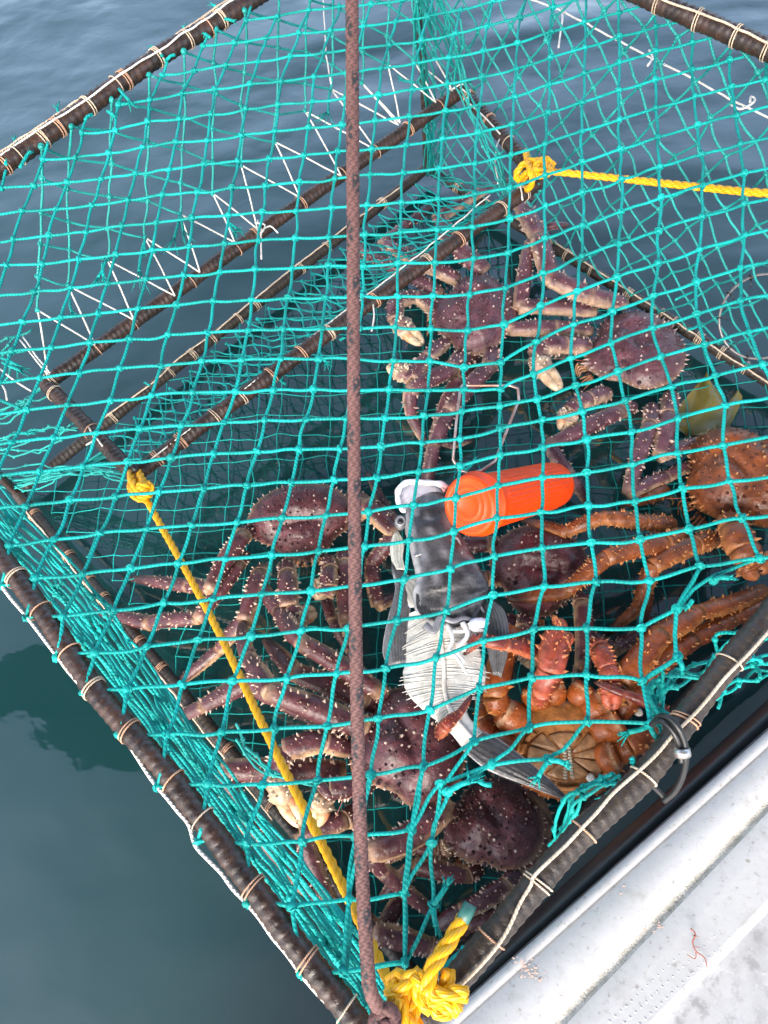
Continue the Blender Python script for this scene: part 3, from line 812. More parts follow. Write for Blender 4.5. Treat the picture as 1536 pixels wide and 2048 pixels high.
# close-meshed panel between the lower left bar and the entrance
ea, eb = at(200, 893, ZB + .02), at(835, 372, ZB + .02)
fa, fb = at(275, 940, ZE), at(1060, 372, ZE)
dk_ = {}
NS, NT = 30, 9
for i in range(NS + 1):
    for j in range(NT + 1):
        s = (i + .5 * (j % 2)) / NS; t = j / NT
        s = min(s, 1)
        p = (ea * (1 - s) + eb * s) * (1 - t) + (fa * (1 - s) + fb * s) * t
        p = p + np.array([.2, -.3, -1]) * .05 * math.sin(PI * t) + rng.normal(0, .003, 3)
        dk_[(i, j)] = p
dl = []
for i in range(NS + 1):
    dl.append([dk_[(min(i + (1 if False else 0), NS), j)] for j in range(NT + 1)])
for j0 in range(-NS, NT + 1):
    ln = []
    for j in range(NT + 1):
        i = j - j0 if False else (j // 2 + (-j0))
        if 0 <= i <= NS: ln.append(dk_[(i, j)])
    if len(ln) > 1: dl.append(ln)
for j0 in range(0, NS + NT):
    ln = []
    for j in range(NT + 1):
        i = j0 - (j + 1) // 2
        if 0 <= i <= NS: ln.append(dk_[(i, j)])
    if len(ln) > 1: dl.append(ln)
net('entrance_net', dl[NS + 1:], list(dk_.values()), .0023, TEAL, pot, bow=.06, kr=2.1)

# floor panel, square mesh lying on and just under the water
ctr = (cBL + cBT + cBR + cBB) / 4
ex, ey = (cBT - cBL), (cBB - cBL)
Linv = np.linalg.inv(np.array([[ex[0], ey[0]], [ex[1], ey[1]]]))
def inside(x, y):
    q = Linv @ np.array([x - cBL[0], y - cBL[1]]); return q[0], q[1]
fl = {}
sp_ = .066
for i in range(-22, 23):
    for j in range(-4, 36):
        x = ctr[0] + i * sp_; y = cBB[1] + j * sp_
        a, b = inside(x, y)
        if -.0 <= a <= 1.0 and 0 <= b <= 1.0:
            e = min(a, 1 - a, b, 1 - b)
            z = ZB - .030 * min(1, e * 5) + .010 * math.sin(x * 9) * math.sin(y * 7)
            fl[(i, j)] = np.array([x, y, z]) + rng.normal(0, .004, 3) * [1, 1, .5]
fln = []
for i in range(-22, 23):
    ln = [fl[(i, j)] for j in range(-4, 36) if (i, j) in fl]
    if len(ln) > 1: fln.append(ln)
for j in range(-4, 36):
    ln = [fl[(i, j)] for i in range(-22, 23) if (i, j) in fl]
    if len(ln) > 1: fln.append(ln)
net('floor_net', fln, list(fl.values()), .0015, TEAL, pot, bow=.04, kr=1.9, n=5)
# near left side, slack mesh gathered along the bar
up = [(-300, 760), (-120, 880), (0, 985), (120, 1100), (215, 1215), (300, 1330), (385, 1455), (480, 1580), (600, 1722), (720, 1870), (800, 1985)]
lo = [(-330, 840), (-160, 990), (0, 1115), (80, 1200), (180, 1310), (272, 1425), (372, 1555), (470, 1685), (575, 1830), (690, 1985), (745, 2060)]
ns_ = 15
sl = []; skn = []
prev = None
for k in range(ns_):
    t = k / (ns_ - 1)
    ln = []
    m_ = 26
    for i in range(m_):
        f = i / (m_ - 1) * (len(up) - 1); a = int(min(f, len(up) - 2)); g = f - a
        U_ = np.array(up[a]) * (1 - g) + np.array(up[a + 1]) * g; Lw = np.array(lo[a]) * (1 - g) + np.array(lo[a + 1]) * g
        # neighbours are pinched together in turn: long thin diamonds
        tt = t + (.42 / ns_) * (1 if (i // 2 + k) % 2 else -1)
        q = U_ * (1 - tt) + Lw * tt
        z = .50 + .24 * tt + .03 * math.sin(i * .9 + k)
        ln.append(at(q[0] + rng.normal(0, 2.5), q[1] + rng.normal(0, 2.5), z))
        if i % 2 == 0: skn.append(ln[-1])
    sl.append(ln)
for k in range(ns_ - 1):
    for i in range(1, 25, 4):
        sl.append([sl[k][i], sl[k + 1][min(i + 1, 25)]])
net('gathered_net', sl, skn, .0025, TEAL, pot, bow=.02, kr=1.6)
# loose bundles of twine: corner by the entrance, far corner post, near right bar
def bundle(pts, z, k, w, m=TEAL_D, r=.0024, knots=True, name='loose_twine'):
    mb = MB()
    zz_ = z if isinstance(z, (list, tuple)) else [z] * len(pts)
    C = np.array([at(x, y, q) for (x, y), q in zip(pts, zz_)])
    for q in range(k):
        P = C + rng.normal(0, w, C.shape) * [1, 1, .6]
        P = spline(P, 7); P = P + np.stack([vnoise(P, 40, q + 3), vnoise(P, 40, q + 9), vnoise(P, 35, q + 20)], 1) * w * .35
        tube(mb, P, r, 6, pitch=r * 2.4)
        if knots:
            for i in range(3, len(P) - 2, 6): blob(mb, P[i], (r * 1.9,) * 3, None, 6, 4, None, .2)
    return mb.build(name, m, pot)
bundle([(835, -60), (840, 60), (852, 150), (860, 250), (862, 345)], [.79, .66, .5, .3, .07], 7, .010)
bundle([(840, -60), (905, 60), (930, 170), (985, 300), (1010, 370)], [.79, .66, .52, .46, .42], 5, .014)
bundle([(835, -20), (880, 90), (925, 170)], [.79, .6, .44], 4, .010)
bundle([(905, 185), (880, 280), (870, 345)], [.42, .2, .08], 5, .016)
bundle([(1075, 375), (960, 370), (870, 350)], [.42, .2, .08], 4, .016)
bundle([(92, 775), (0, 830), (-120, 870)], [.42, .3, .15], 5, .020)
bundle([(150, 850), (60, 885), (-80, 900)], [.40, .3, .15], 5, .022)
bundle([(265, 950), (150, 930), (40, 960), (-60, 960)], [.42, .25, .1, .1], 6, .016)
bundle([(40, 680), (-20, 740), (-120, 800)], [.54, .5, .5], 4, .022)
bundle([(220, 905), (120, 950), (20, 975)], [.3, .12, .08], 5, .010)
bundle([(1233, 1559), (1180, 1585), (1150, 1612), (1125, 1655), (1110, 1712)], [.77, .74, .70, .6, .5], 4, .006, TEAL)
bundle([(1245, 1585), (1190, 1630), (1160, 1665)], [.72, .66, .62], 3, .004, TEAL)
bundle([(1310, 1445), (1318, 1395), (1345, 1360), (1400, 1335), (1450, 1300), (1500, 1255)], [.77, .74, .72, .7, .72, .76], 4, .010, TEAL)
bundle([(1420, 1400), (1460, 1365), (1500, 1345), (1560, 1330)], [.62, .6, .6, .6], 3, .009, TEAL)
bundle([(1480, 1330), (1536, 1300), (1600, 1270)], [.62, .6, .6], 3, .012, TEAL)
bundle([(985, 1880), (940, 1890), (905, 1930), (880, 1965)], [.76, .7, .72, .76], 4, .004, TEAL)
bundle([(470, 1470), (520, 1520), (600, 1560)], [.45, .35, .3], 3, .012)
bundle([(1330, 1362), (1310, 1400), (1322, 1440)], [.78, .76, .77], 4, .006, TEAL)

# steel escape ring tied into the far side net
mb = MB(); c = at(1524, 634, .30); R = 82 * mpp(1524, 634, .30)
ax = unit(M @ np.array([.1, -.25, 1.0])); a = unit(np.cross(ax, [0, 0, 1])); b = np.cross(a, ax)
th = np.linspace(0, 2 * PI, 49)[:, None]
tube(mb, c + R * (np.cos(th) * a + np.sin(th) * b), .0030, 8, cap=False)
er = mb.build('escape_ring', mat('dull_steel', (.22, .22, .22), .4, metal=.5, mottle=(12, .8, (.10, .08, .07))), pot)
for q in (1.9, 2.5, 3.1, 3.9, 4.4):
    mb = MB(); p = c + R * (math.cos(q) * a + math.sin(q) * b); d = unit(-math.sin(q) * a + math.cos(q) * b)
    e = unit(np.cross(d, ax)); t2 = np.linspace(0, 2 * PI, 9)[:, None]
    tube(mb, p + .006 * (np.cos(t2) * ax + np.sin(t2) * e), .0016, 5, cap=False)
    tube(mb, np.array([p, p + e * .012, p + e * .02 + d * .006]), .0012, 5)
    mb.build('cable_tie', BLACKR, er)
# small iron hanger post sticking up at the crossed corner
mb = MB(); tube(mb, np.array([at(268, 950, ZE), at(272, 935, ZE + .03), at(266, 925, ZE + .05)]), .0055, 8)
mb.build('corner_peg', BLACKR, pot)

# ------------------------------------------------------------------ king crabs
PURPLE = dict(shell=(.108, .034, .038), dark=(.042, .013, .017), pale=(.62, .40, .22), tip=(.80, .62, .50), claw=(.70, .52, .30), hot=(.55, .13, .03))
GREYP = dict(shell=(.135, .053, .068), dark=(.058, .022, .030), pale=(.52, .36, .24), tip=(.72, .56, .48), claw=(.66, .52, .34), hot=(.50, .14, .04))
ORANGE = dict(shell=(.27, .066, .012), dark=(.115, .022, .006), pale=(.46, .19, .055), tip=(.55, .24, .07), claw=(.42, .10, .05), hot=(.35, .05, .02))
BROWN = dict(shell=(.25, .070, .020), dark=(.095, .027, .012), pale=(.44, .19, .07), tip=(.58, .28, .10), claw=(.42, .16, .06), hot=(.35, .08, .03))

def carapace(pal, root, C, fw, hl, hw, H, tilt, spines=85, belly=False, seed=0):
    """dome with gastric, cardiac and branchial swellings, spines, a pale rim and an underside"""
    r_ = np.random.default_rng(seed)
    up = np.array([0, 0, 1.0])
    fw = unit(fw - (fw @ up) * up); lf = np.cross(up, fw)
    R = Matrix.Rotation(math.radians(tilt[0]), 3, Vector(lf)) @ Matrix.Rotation(math.radians(tilt[1]), 3, Vector(fw))
    R = np.array(R)
    fw, lf, up = R @ fw, R @ lf, R @ up
    nr, na = 16, 72
    th = np.arange(na) / na * 2 * PI
    def outline(a):
        q = np.abs((a + PI) % (2 * PI) - PI)
        return 1 - .17 * np.exp(-((q - .82) / .33) ** 2) + .07 * np.exp(-(q / .16) ** 2) + .05 * np.exp(-((q - 1.9) / .5) ** 2) - .07 * np.exp(-((q - PI) / .35) ** 2)
    def height(x, y, r):
        h = (1 - r ** 2.6) ** .55 * .75
        g = lambda cx_, cy_, sx, sy, a: a * np.exp(-((x - cx_) / sx) ** 2 - ((y - cy_) / sy) ** 2)
        h += g(.33, 0, .28, .30, .34) + g(-.42, 0, .22, .24, .22) + g(-.25, .52, .38, .27, .26) + g(-.25, -.52, .38, .27, .26)
        h -= g(.02, .0, .09, .45, .15) + g(.05, .40, .28, .07, .12) + g(.05, -.40, .28, .07, .12)
        return h * np.clip((1 - r) * 6, 0, 1) ** .5
    rs = np.linspace(0, 1, nr) ** .8
    V = []; C_ = []
    def P(x, y, z): return C + fw * (x * hl)[..., None] + lf * (y * hw)[..., None] + up * (z * H)[..., None]
    rr, aa = np.meshgrid(rs, th, indexing='ij')
    o = outline(aa) * (1 + .015 * np.sin(aa * 23))
    x = rr * o * np.cos(aa); y = rr * o * np.sin(aa)
    z = height(x, y, rr)
    n1 = vnoise(np.stack([x, y, z], -1).reshape(-1, 3), 9, seed + 1).reshape(x.shape); z = z + n1 * .035 * (1 - rr ** 3)
    top = P(x, y, z)
    # underside: turned-in rim then a shallow keel
    ru = np.array([.985, .9, .7, .4, .0]); zu = np.array([-.18, -.42, -.62, -.72, -.75])
    r2, a2 = np.meshgrid(ru, th, indexing='ij'); o2 = outline(a2)
    und = P(r2 * o2 * np.cos(a2), r2 * o2 * np.sin(a2), np.broadcast_to(zu[:, None], r2.shape))
    allv = np.concatenate([top, und]); nrow = len(allv)
    sh, dk, pl = map(np.array, (pal['shell'], pal['dark'], pal['pale']))
    n2 = vnoise(np.stack([x, y, z], -1).reshape(-1, 3), 5, seed + 7).reshape(x.shape)
    m1 = np.clip(.5 + .5 * n2, 0, 1)[..., None]
    ct = dk * (1 - m1) + sh * m1
    rim = np.clip((rr - .93) / .07, 0, 1)[..., None] * .35
    ct = ct * (1 - rim) + pl * rim
    cu = np.broadcast_to(pl * .75, und.shape) * np.array([.9, 1, .85, .8, .8])[:, None, None]
    cc = np.concatenate([ct, cu])
    i, j = np.meshgrid(np.arange(nrow - 1), np.arange(na), indexing='ij')
    Q = np.stack([i * na + j, i * na + (j + 1) % na, (i + 1) * na + (j + 1) % na, (i + 1) * na + j], -1).reshape(-1, 4)[:, ::-1]
    mb = MB(); mb.add(allv.reshape(-1, 3), Q, None, None, cc.reshape(-1, 3))
    # spines
    pts = []
    while len(pts) < spines:
        a = r_.uniform(0, 2 * PI); r = math.sqrt(r_.uniform(0, .86))
        q = (r * math.cos(a), r * math.sin(a))
        if all((q[0] - p[0]) ** 2 + (q[1] - p[1]) ** 2 > .010 for p in pts): pts.append(q)
    pts = np.array(pts)
    rq = np.hypot(pts[:, 0], pts[:, 1])
    e = 1e-3
    h0 = height(pts[:, 0], pts[:, 1], rq)
    hx = (height(pts[:, 0] + e, pts[:, 1], np.hypot(pts[:, 0] + e, pts[:, 1])) - h0) / e
    hy = (height(pts[:, 0], pts[:, 1] + e, np.hypot(pts[:, 0], pts[:, 1] + e)) - h0) / e
    N = unit(up - fw * (hx * H / hl)[:, None] - lf * (hy * H / hw)[:, None])
    big = r_.uniform(.6, 1.25, len(pts))
    tipc = np.where(r_.random(len(pts))[:, None] < .30, np.array(pal['tip']), dk * .8)
    cones(mb, P(pts[:, 0], pts[:, 1], h0 + .0), N, hl * .042 * big, hl * .055 * big, dk * .9 + sh * .1, tipc, 6)
    # small pale specks
    k = 150; a = r_.uniform(0, 2 * PI, k); r = np.sqrt(r_.uniform(0, .8, k)); q0, q1 = r * np.cos(a), r * np.sin(a)
    cones(mb, P(q0, q1, height(q0, q1, r)), np.tile(up, (k, 1)), hl * .010, hl * .012, sh * 1.5, np.array(pal['tip']), 4)
    # marginal spines
    k = 46; a = (np.arange(k) + r_.uniform(-.2, .2, k)) / k * 2 * PI; o = outline(a) * .975
    out = unit(fw * np.cos(a)[:, None] * hw + lf * np.sin(a)[:, None] * hl + up * .3 * hl)
    cones(mb, P(o * np.cos(a), o * np.sin(a), np.zeros(k)), out, hl * .035, hl * r_.uniform(.06, .12, k), sh, np.array(pal['tip']), 5)
    # rostrum
    cones(mb, P(np.array([1.0, .93, .93]), np.array([0, .10, -.10]), np.array([.18, .1, .1])), np.array([fw + up * .4, fw + lf * .25 + up * .3, fw - lf * .25 + up * .3]), hl * .05, hl * np.array([.24, .16, .16]), sh, np.array(pal['tip']), 6)
    ob = mb.build('carapace', SHELL, root)
    return fw, lf, up, R

def face(pal, root, C, fw, lf, up, hl, hw, H):
    p0 = C + fw * hl * 1.0 - up * H * .25
    mb = MB()
    for s in (-1, 1):
        tube(mb, np.array([p0 + lf * s * hw * .10, p0 + lf * s * hw * .15 + fw * hl * .12 + up * H * .10]), [.004, .0032], 6, C=np.array(pal['dark']))
    mb.build('eye_stalk', SHELL, root)
    for s in (-1, 1):
        mb = MB(); blob(mb, p0 + lf * s * hw * .15 + fw * hl * .14 + up * H * .12, (.0048,) * 3, np.array([.02, .015, .012]), 8, 6)
        mb.build('eye', BLACKR, root)
        mb = MB()
        for q in range(4):
            a = p0 + lf * s * hw * (.05 + .07 * q) - up * H * .25
            P = spline([a, a + fw * hl * .14 + lf * s * hw * .03 - up * H * .05, a + fw * hl * .20 - lf * s * hw * .03 - up * H * (.3 + .1 * q)], 4)
            tube(mb, P, np.linspace(.0045, .0015, len(P)), 5, C=np.array(pal['pale']) * [1, .75, .6])
        mb.build('mouthpart', SHELL, root)
        mb = MB()
        a = p0 + lf * s * hw * .22
        P = spline([a, a + fw * hl * .35 + lf * s * hw * .15 + up * .01, a + fw * hl * .7 + lf * s * hw * .45 - up * .01], 6)
        tube(mb, P, np.linspace(.0014, .0004, len(P)), 4, C=np.array((.45, .12, .08)))
        mb.build('antenna', SHELL, root)

def limb_mesh(mb, J, Wd, pal, seed=0, tip=True, hot=None, spiny=1.0, ns=10):
    """jointed limb: J joints in 3D, Wd full widths in metres at the joints"""
    r_ = np.random.default_rng(seed)
    sh, dk, pl, tp = (np.array(pal[k]) for k in ('shell', 'dark', 'pale', 'tip'))
    nseg = len(J) - 1
    side_sign = 1 if r_.random() < .5 else -1
    for s in range(nseg):
        a, b = J[s], J[s + 1]
        last = tip and s == nseg - 1
        L = np.linalg.norm(b - a)
        if L < 1e-4: continue
        d = (b - a) / L
        sd = unit(np.cross(d, [0, 0, 1.0]))
        t = np.linspace(-.04 if s else 0, 1.02 if not last else 1, ns)
        w0, w1 = Wd[s] / 2, Wd[s + 1] / 2
        if last: prof = w0 * (1 - t) ** .8 * .95 + w1 * t + w0 * .12 * np.sin(PI * np.clip(t, 0, 1))
        else: prof = (w0 * (1 - t) + w1 * t) * (.86 + .20 * np.sin(PI * np.clip(t * .9 + .08, 0, 1)) + .14 * np.exp(-((t - .97) / .08) ** 2) - .10 * np.exp(-((t - .03) / .05) ** 2))
        bow = r_.normal(0, .02) * L
        P = a + d * (t * L)[:, None] + sd * (bow * np.sin(PI * t))[:, None] + np.array([0, 0, 1.0]) * (.03 * L * np.sin(PI * t))[:, None]
        sg = seed * 13 + s
        def cf(V, out, Ls, P=P, prof=prof, last=last, L=L):
            u = out[:, 2] + .55 * side_sign * (out @ sd)
            nz = vnoise(V, 70, sg) * .22
            k = np.clip((.16 - u + nz) / .35, 0, 1)[:, None] * .9
            m = np.clip(.55 + .5 * vnoise(V, 45, sg + 5), 0, 1)[:, None]
            c = (dk * (1 - m) + sh * m) * (1 - k) + pl * k
            f = np.clip(Ls / L, 0, 1)[:, None]
            je = np.clip(1 - f * 14, 0, 1) * .5 + np.clip((f - .94) * 14, 0, 1) * .45
            c = c * (1 - je) + pl * je
            if last: q = np.clip((f - .55) / .4, 0, 1) * .85; c = c * (1 - q) + np.array([.03, .018, .015]) * q
            return c
        tube(mb, P, np.maximum(prof, .0008), 12, cfun=cf, flat=.88)
        # spines in loose rows
        dens = int(max(3, L / max(w0 + w1, .004) * 20 * spiny * (.45 if last else 1)))
        tt = r_.uniform(.05, .95 if not last else .6, dens); an = r_.choice([0, .8, 1.6, 2.4, PI, -.8 , -2.3], dens) + r_.normal(0, .18, dens)
        upv = unit(np.cross(sd, d))
        nn = sd * np.cos(an)[:, None] + upv * np.sin(an)[:, None] * np.sign(upv[2] + 1e-9)
        rad = np.interp(tt, t, prof)
        pos = np.stack([np.interp(tt, t, P[:, q]) for q in range(3)], 1) + nn * rad[:, None] * .93
        edge = np.abs(np.cos(an)) > .6
        sz = (w0 + w1) / 2 * r_.choice([.07, .1, .14, .2], dens) * r_.uniform(.8, 1.2, dens) * np.where(edge, 1.25, .9)
        cones(mb, pos, nn + d * .35, sz * .75, sz * 1.7, sh * .7 + pl * .3, tp, 5)

def leg(root, pal, J, Wd, seed, spiny=1.0, tip=True):
    mb = MB(); limb_mesh(mb, J, Wd, pal, seed, tip=tip, spiny=spiny)
    return mb.build('leg', SHELL, root)

def claw(root, pal, J, Wd, seed, open_=.10):
    """arm to the wrist, then a swollen palm with two fingers; the last two joints are wrist and finger tip"""
    arm = MB(); limb_mesh(arm, J[:-1], Wd[:-1], pal, seed, tip=False, spiny=1.3)
    o = arm.build('claw', SHELL, root)
    a, b = J[-2], J[-1]
    L = np.linalg.norm(b - a); d = (b - a) / L; sd = unit(np.cross(d, [0, 0, 1.0])); w_ = Wd[-2] / 2
    cl, ho, sh, tp = (np.array(pal[k]) for k in ('claw', 'hot', 'shell', 'tip'))
    r_ = np.random.default_rng(seed)
    mb = MB()
    t = np.linspace(0, .55, 9)
    pr = w_ * np.interp(t, [0, .12, .32, .5, .55], [.75, 1.15, 1.3, 1.05, .75])
    def cf(V, out, Ls):
        m = np.clip(.5 + .8 * vnoise(V, 60, seed), 0, 1)[:, None]
        k = np.clip(out[:, 2:3] * .8 + .4, 0, 1)
        return (sh * m + (sh * .4 + cl * .6) * (1 - m)) * k + cl * (1 - k)
    pr = pr * (1 + .10 * np.sin(t * 26 + seed)); tube(mb, a + d * (t * L)[:, None], pr, 14, cfun=cf, flat=.75, rfun=lambda L_, th_: 1 + .06 * np.sin(th_ * 3 + L_ * 120 + seed))
    k = 26; tt = r_.uniform(.03, .5, k); an = r_.uniform(-.6, PI + .6, k); nn = sd * np.cos(an)[:, None] + np.array([0, 0, 1.0]) * np.sin(an)[:, None]
    cones(mb, a + d * (tt * L)[:, None] + nn * np.interp(tt, t, pr)[:, None] * .85, nn, w_ * .16, w_ * .34, cl * .8, tp, 5)
    mb.build('palm', SHELL, o)
    for s in (-1, 1):
        mb = MB(); q = np.linspace(0, 1, 9)
        st = a + d * L * .46 + sd * s * w_ * .45
        en = b + sd * s * w_ * open_ * .4
        P = st[None] * (1 - q[:, None]) + en[None] * q[:, None] + sd * s * (w_ * (.10 + open_ * .5) * np.sin(PI * q))[:, None]
        def cf2(V, out, Ls, s=s):
            f = np.clip(Ls / Ls.max(), 0, 1)[:, None]
            m = np.clip(.5 + .9 * vnoise(V, 80, seed + s), 0, 1)[:, None]
            c = ho * (1 - f) * m + cl * (1 - (1 - f) * m)
            kk = np.clip((f - .86) * 9, 0, .85)
            return c * (1 - kk) + np.array([.03, .025, .02]) * kk
        tube(mb, P, w_ * np.interp(q, [0, .3, .8, 1], [.62, .60, .42, .14]), 10, cfun=cf2, flat=.85)
        k = 12; qq = r_.uniform(.1, .85, k)
        cones(mb, st * (1 - qq[:, None]) + en * qq[:, None] + sd * s * (w_ * (.25 + open_ * .5) * np.sin(PI * qq))[:, None] - sd * s * w_ * .38 + np.array([0, 0, .3]) * w_, np.tile(-sd * s + [0, 0, .6], (k, 1)), w_ * .06, w_ * .1, np.array([.04, .03, .02]), np.array([.03, .02, .02]), 4)
        mb.build('finger', SHELL, o)
    return o

def crab(label, c, z, front, hl, hw, H, pal, legs, claws, tilt=(0, 0), seed=1, zl=None, spines=85, shell=True):
    C = at(*c, z); s = mpp(*c, z)
    root = thing('king_crab', label, 'crab', C, 'king crabs caught in the pot')
    fwd = at(*front, z) - C
    if shell:
        fw, lf, up, R = carapace(pal, root, C, fwd, hl * s, hw * s, H, tilt, spines, seed=seed)
        face(pal, root, C, fw, lf, up, hl * s, hw * s, H)
    for k, L in enumerate(legs):
        pts, Wd = L[0], L[1]
        J = np.array([at(*p) for p in pts])
        W_ = [.92 * w_ * mpp(*p) for w_, p in zip(Wd, pts)]
        leg(root, pal, J, W_, seed * 31 + k, spiny=L[2] if len(L) > 2 else 1.0, tip=(L[3] if len(L) > 3 else True))
    for k, (pts, Wd) in enumerate(claws):
        J = np.array([at(*p) for p in pts])
        claw(root, pal, J, [w_ * mpp(*p) for w_, p in zip(Wd, pts)], seed * 57 + k)
    return root

crab('greyish purple king crab below the long entrance bar, cream and orange claw at its left', (945, 628), .10, (845, 628), 80, 90, .050, GREYP, [
    [[(972, 545, .10), (903, 486, .14), (878, 436, .12), (1024, 358, .06)], [42, 36, 30, 10]],
    [[(918, 562, .09), (847, 530, .12), (768, 488, .10), (882, 402, .06)], [34, 32, 28, 8]],
    [[(885, 590, .08), (808, 546, .10), (727, 508, .08), (712, 470, .05)], [30, 28, 24, 8]],
    [[(930, 712, .08), (905, 738, .12), (820, 782, .13), (822, 830, .08), (858, 900, .03)], [40, 38, 34, 26, 8]],
    [[(950, 715, .05), (915, 760, .09), (876, 850, .06), (862, 920, .02)], [36, 34, 28, 16]],
    [[(985, 705, .08), (978, 735, .12), (898, 822, .13), (868, 890, .10), (850, 985, .03)], [40, 38, 34, 32, 20]],
    [[(880, 880, .05), (905, 890, .04), (945, 880, .02)], [22, 20, 8]]],
    [([(870, 620, .08), (830, 592, .12), (788, 606, .13), (790, 640, .13), (846, 690, .12)], [30, 30, 34, 34, 10]),
     ([(892, 684, .08), (852, 716, .12), (824, 757, .13), (818, 752, .13), (776, 730, .12)], [30, 30, 34, 34, 10])], tilt=(4, -6), seed=3)
crab('greyish purple king crab against the far side bar beside the green brown kelp blade', (1270, 700), .07, (1160, 735), 96, 98, .050, GREYP, [
    [[(1250, 608, .08), (1180, 592, .12), (1098, 554, .14), (1078, 478, .15), (1030, 388, .12), (1072, 402, .10)], [34, 44, 42, 44, 34, 12], .8],
    [[(1190, 622, .07), (1040, 614, .11), (1056, 500, .13), (1078, 455, .12), (1136, 450, .11)], [34, 36, 28, 20, 10], .7],
    [[(1182, 662, .06), (1110, 656, .09), (1022, 658, .10), (1014, 560, .06)], [28, 38, 34, 14], .7],
    [[(1266, 812, .05), (1240, 822, .09), (1100, 890, .10), (1136, 945, .08), (1180, 1018, .02)], [30, 38, 32, 30, 8], .8],
    [[(1304, 815, .05), (1300, 850, .09), (1258, 985, .10), (1330, 955, .06), (1425, 925, .02)], [36, 38, 32, 32, 10], .8],
    [[(1342, 790, .05), (1338, 830, .08), (1320, 912, .09), (1388, 886, .06), (1446, 866, .02)], [36, 40, 36, 26, 8], .8]],
    [([(1178, 694, .07), (1128, 690, .11), (1085, 692, .12), (1068, 712, .12), (1122, 782, .11)], [32, 40, 40, 36, 12]),
     ([(1216, 786, .07), (1178, 798, .10), (1150, 812, .11), (1140, 822, .11), (1124, 862, .09)], [32, 36, 34, 34, 12])], tilt=(2, 6), seed=5)
crab('purple king crab left of the brown rope, its face and folded claws towards the camera', (602, 1042), .10, (608, 1140), 78, 104, .046, PURPLE, [
    [[(500, 1062, .10), (486, 1072, .13), (418, 1178, .15), (380, 1172, .10), (256, 1156, .03)], [34, 42, 30, 34, 10]],
    [[(492, 1110, .08), (478, 1130, .11), (395, 1238, .12), (300, 1246, .07), (180, 1214, .02)], [32, 34, 30, 36, 10]],
    [[(525, 1140, .08), (520, 1150, .12), (490, 1242, .14), (440, 1298, .08), (330, 1388, .02)], [34, 44, 40, 30, 12]],
    [[(690, 1105, .10), (690, 1128, .13), (692, 1240, .13), (720, 1310, .06)], [36, 40, 36, 14]],
    [[(700, 1040, .10), (735, 1010, .13), (790, 1068, .14), (742, 1128, .09), (756, 1210, .08), (792, 1190, .05)], [36, 46, 36, 34, 34, 12]],
    [[(698, 990, .07), (728, 1000, .08), (790, 1040, .06), (735, 945, .05)], [30, 30, 24, 10]],
    [[(650, 1190, .06), (665, 1240, .07), (700, 1300, .04), (716, 1340, .02)], [26, 26, 24, 12]]],
    [([(570, 1132, .10), (574, 1150, .15), (578, 1215, .17), (590, 1236, .16), (632, 1222, .14)], [34, 40, 42, 38, 14]),
     ([(655, 1120, .10), (660, 1140, .15), (658, 1176, .16), (650, 1192, .16), (628, 1160, .14)], [30, 34, 36, 32, 12])], tilt=(26, 0), seed=8, spines=100)
crab('largest dark purple king crab, eye beside the brown rope, cream claws at the yellow rope', (822, 1492), .17, (712, 1530), 108, 118, .060, PURPLE, [
    [[(770, 1395, .16), (757, 1382, .19), (604, 1286, .22), (560, 1222, .16), (528, 1166, .12)], [36, 44, 42, 40, 14]],
    [[(745, 1470, .15), (720, 1452, .20), (540, 1382, .24), (498, 1318, .20), (486, 1240, .14)], [40, 58, 48, 40, 14]],
    [[(755, 1420, .14), (730, 1400, .17), (590, 1345, .18), (530, 1280, .12)], [36, 50, 44, 16]],
    [[(700, 1465, .10), (560, 1395, .13), (500, 1362, .13), (406, 1412, .10), (322, 1450, .04)], [40, 50, 48, 34, 12]],
    [[(690, 1540, .13), (560, 1540, .16), (446, 1540, .18), (486, 1640, .14), (588, 1750, .08), (655, 1812, .04)], [44, 52, 48, 44, 42, 12]],
    [[(860, 1605, .14), (885, 1622, .18), (742, 1706, .21), (765, 1740, .18), (900, 1850, .10)], [46, 62, 50, 40, 12]],
    [[(720, 1622, .10), (690, 1640, .13), (604, 1668, .14), (654, 1790, .10), (694, 1890, .04)], [44, 46, 42, 40, 10]]],
    [([(705, 1500, .16), (650, 1482, .20), (570, 1500, .21), (545, 1550, .21), (603, 1655, .20)], [36, 46, 48, 42, 14]),
     ([(740, 1570, .16), (705, 1575, .20), (660, 1578, .21), (648, 1590, .21), (632, 1652, .19)], [34, 40, 42, 40, 16])], tilt=(-3, 5), seed=11, spines=70)
crab('glossy maroon king crab at the bottom right of the pot under the dark fish tail', (992, 1648), .12, (905, 1700), 96, 92, .050, PURPLE, [
    [[(1045, 1728, .10), (1034, 1745, .14), (1015, 1768, .15), (925, 1822, .14), (880, 1850, .12)], [30, 36, 40, 38, 30], 1.2],
    [[(960, 1735, .10), (935, 1750, .12), (830, 1732, .13), (790, 1770, .10), (760, 1800, .07)], [34, 40, 38, 30, 10], 1.2],
    [[(1090, 1820, .05), (1020, 1828, .07), (940, 1850, .05), (900, 1880, .03)], [14, 32, 34, 20], 1.4],
    [[(900, 1700, .10), (870, 1700, .12), (820, 1690, .12), (760, 1730, .08)], [34, 36, 34, 12], 1.2],
    [[(925, 1912, .06), (860, 1895, .09), (750, 1866, .10), (730, 1830, .08)], [20, 46, 48, 20], 1.3],
    [[(800, 1800, .05), (770, 1850, .07), (740, 1905, .04)], [36, 34, 12], 1.2]],
    [([(925, 1610, .10), (905, 1640, .12), (905, 1690, .12), (900, 1695, .12), (870, 1712, .11)], [28, 32, 34, 32, 10])], tilt=(-4, 20), seed=14, spines=95)
mb = MB()                          # its abdomen, a pale-edged flap folded behind the shell
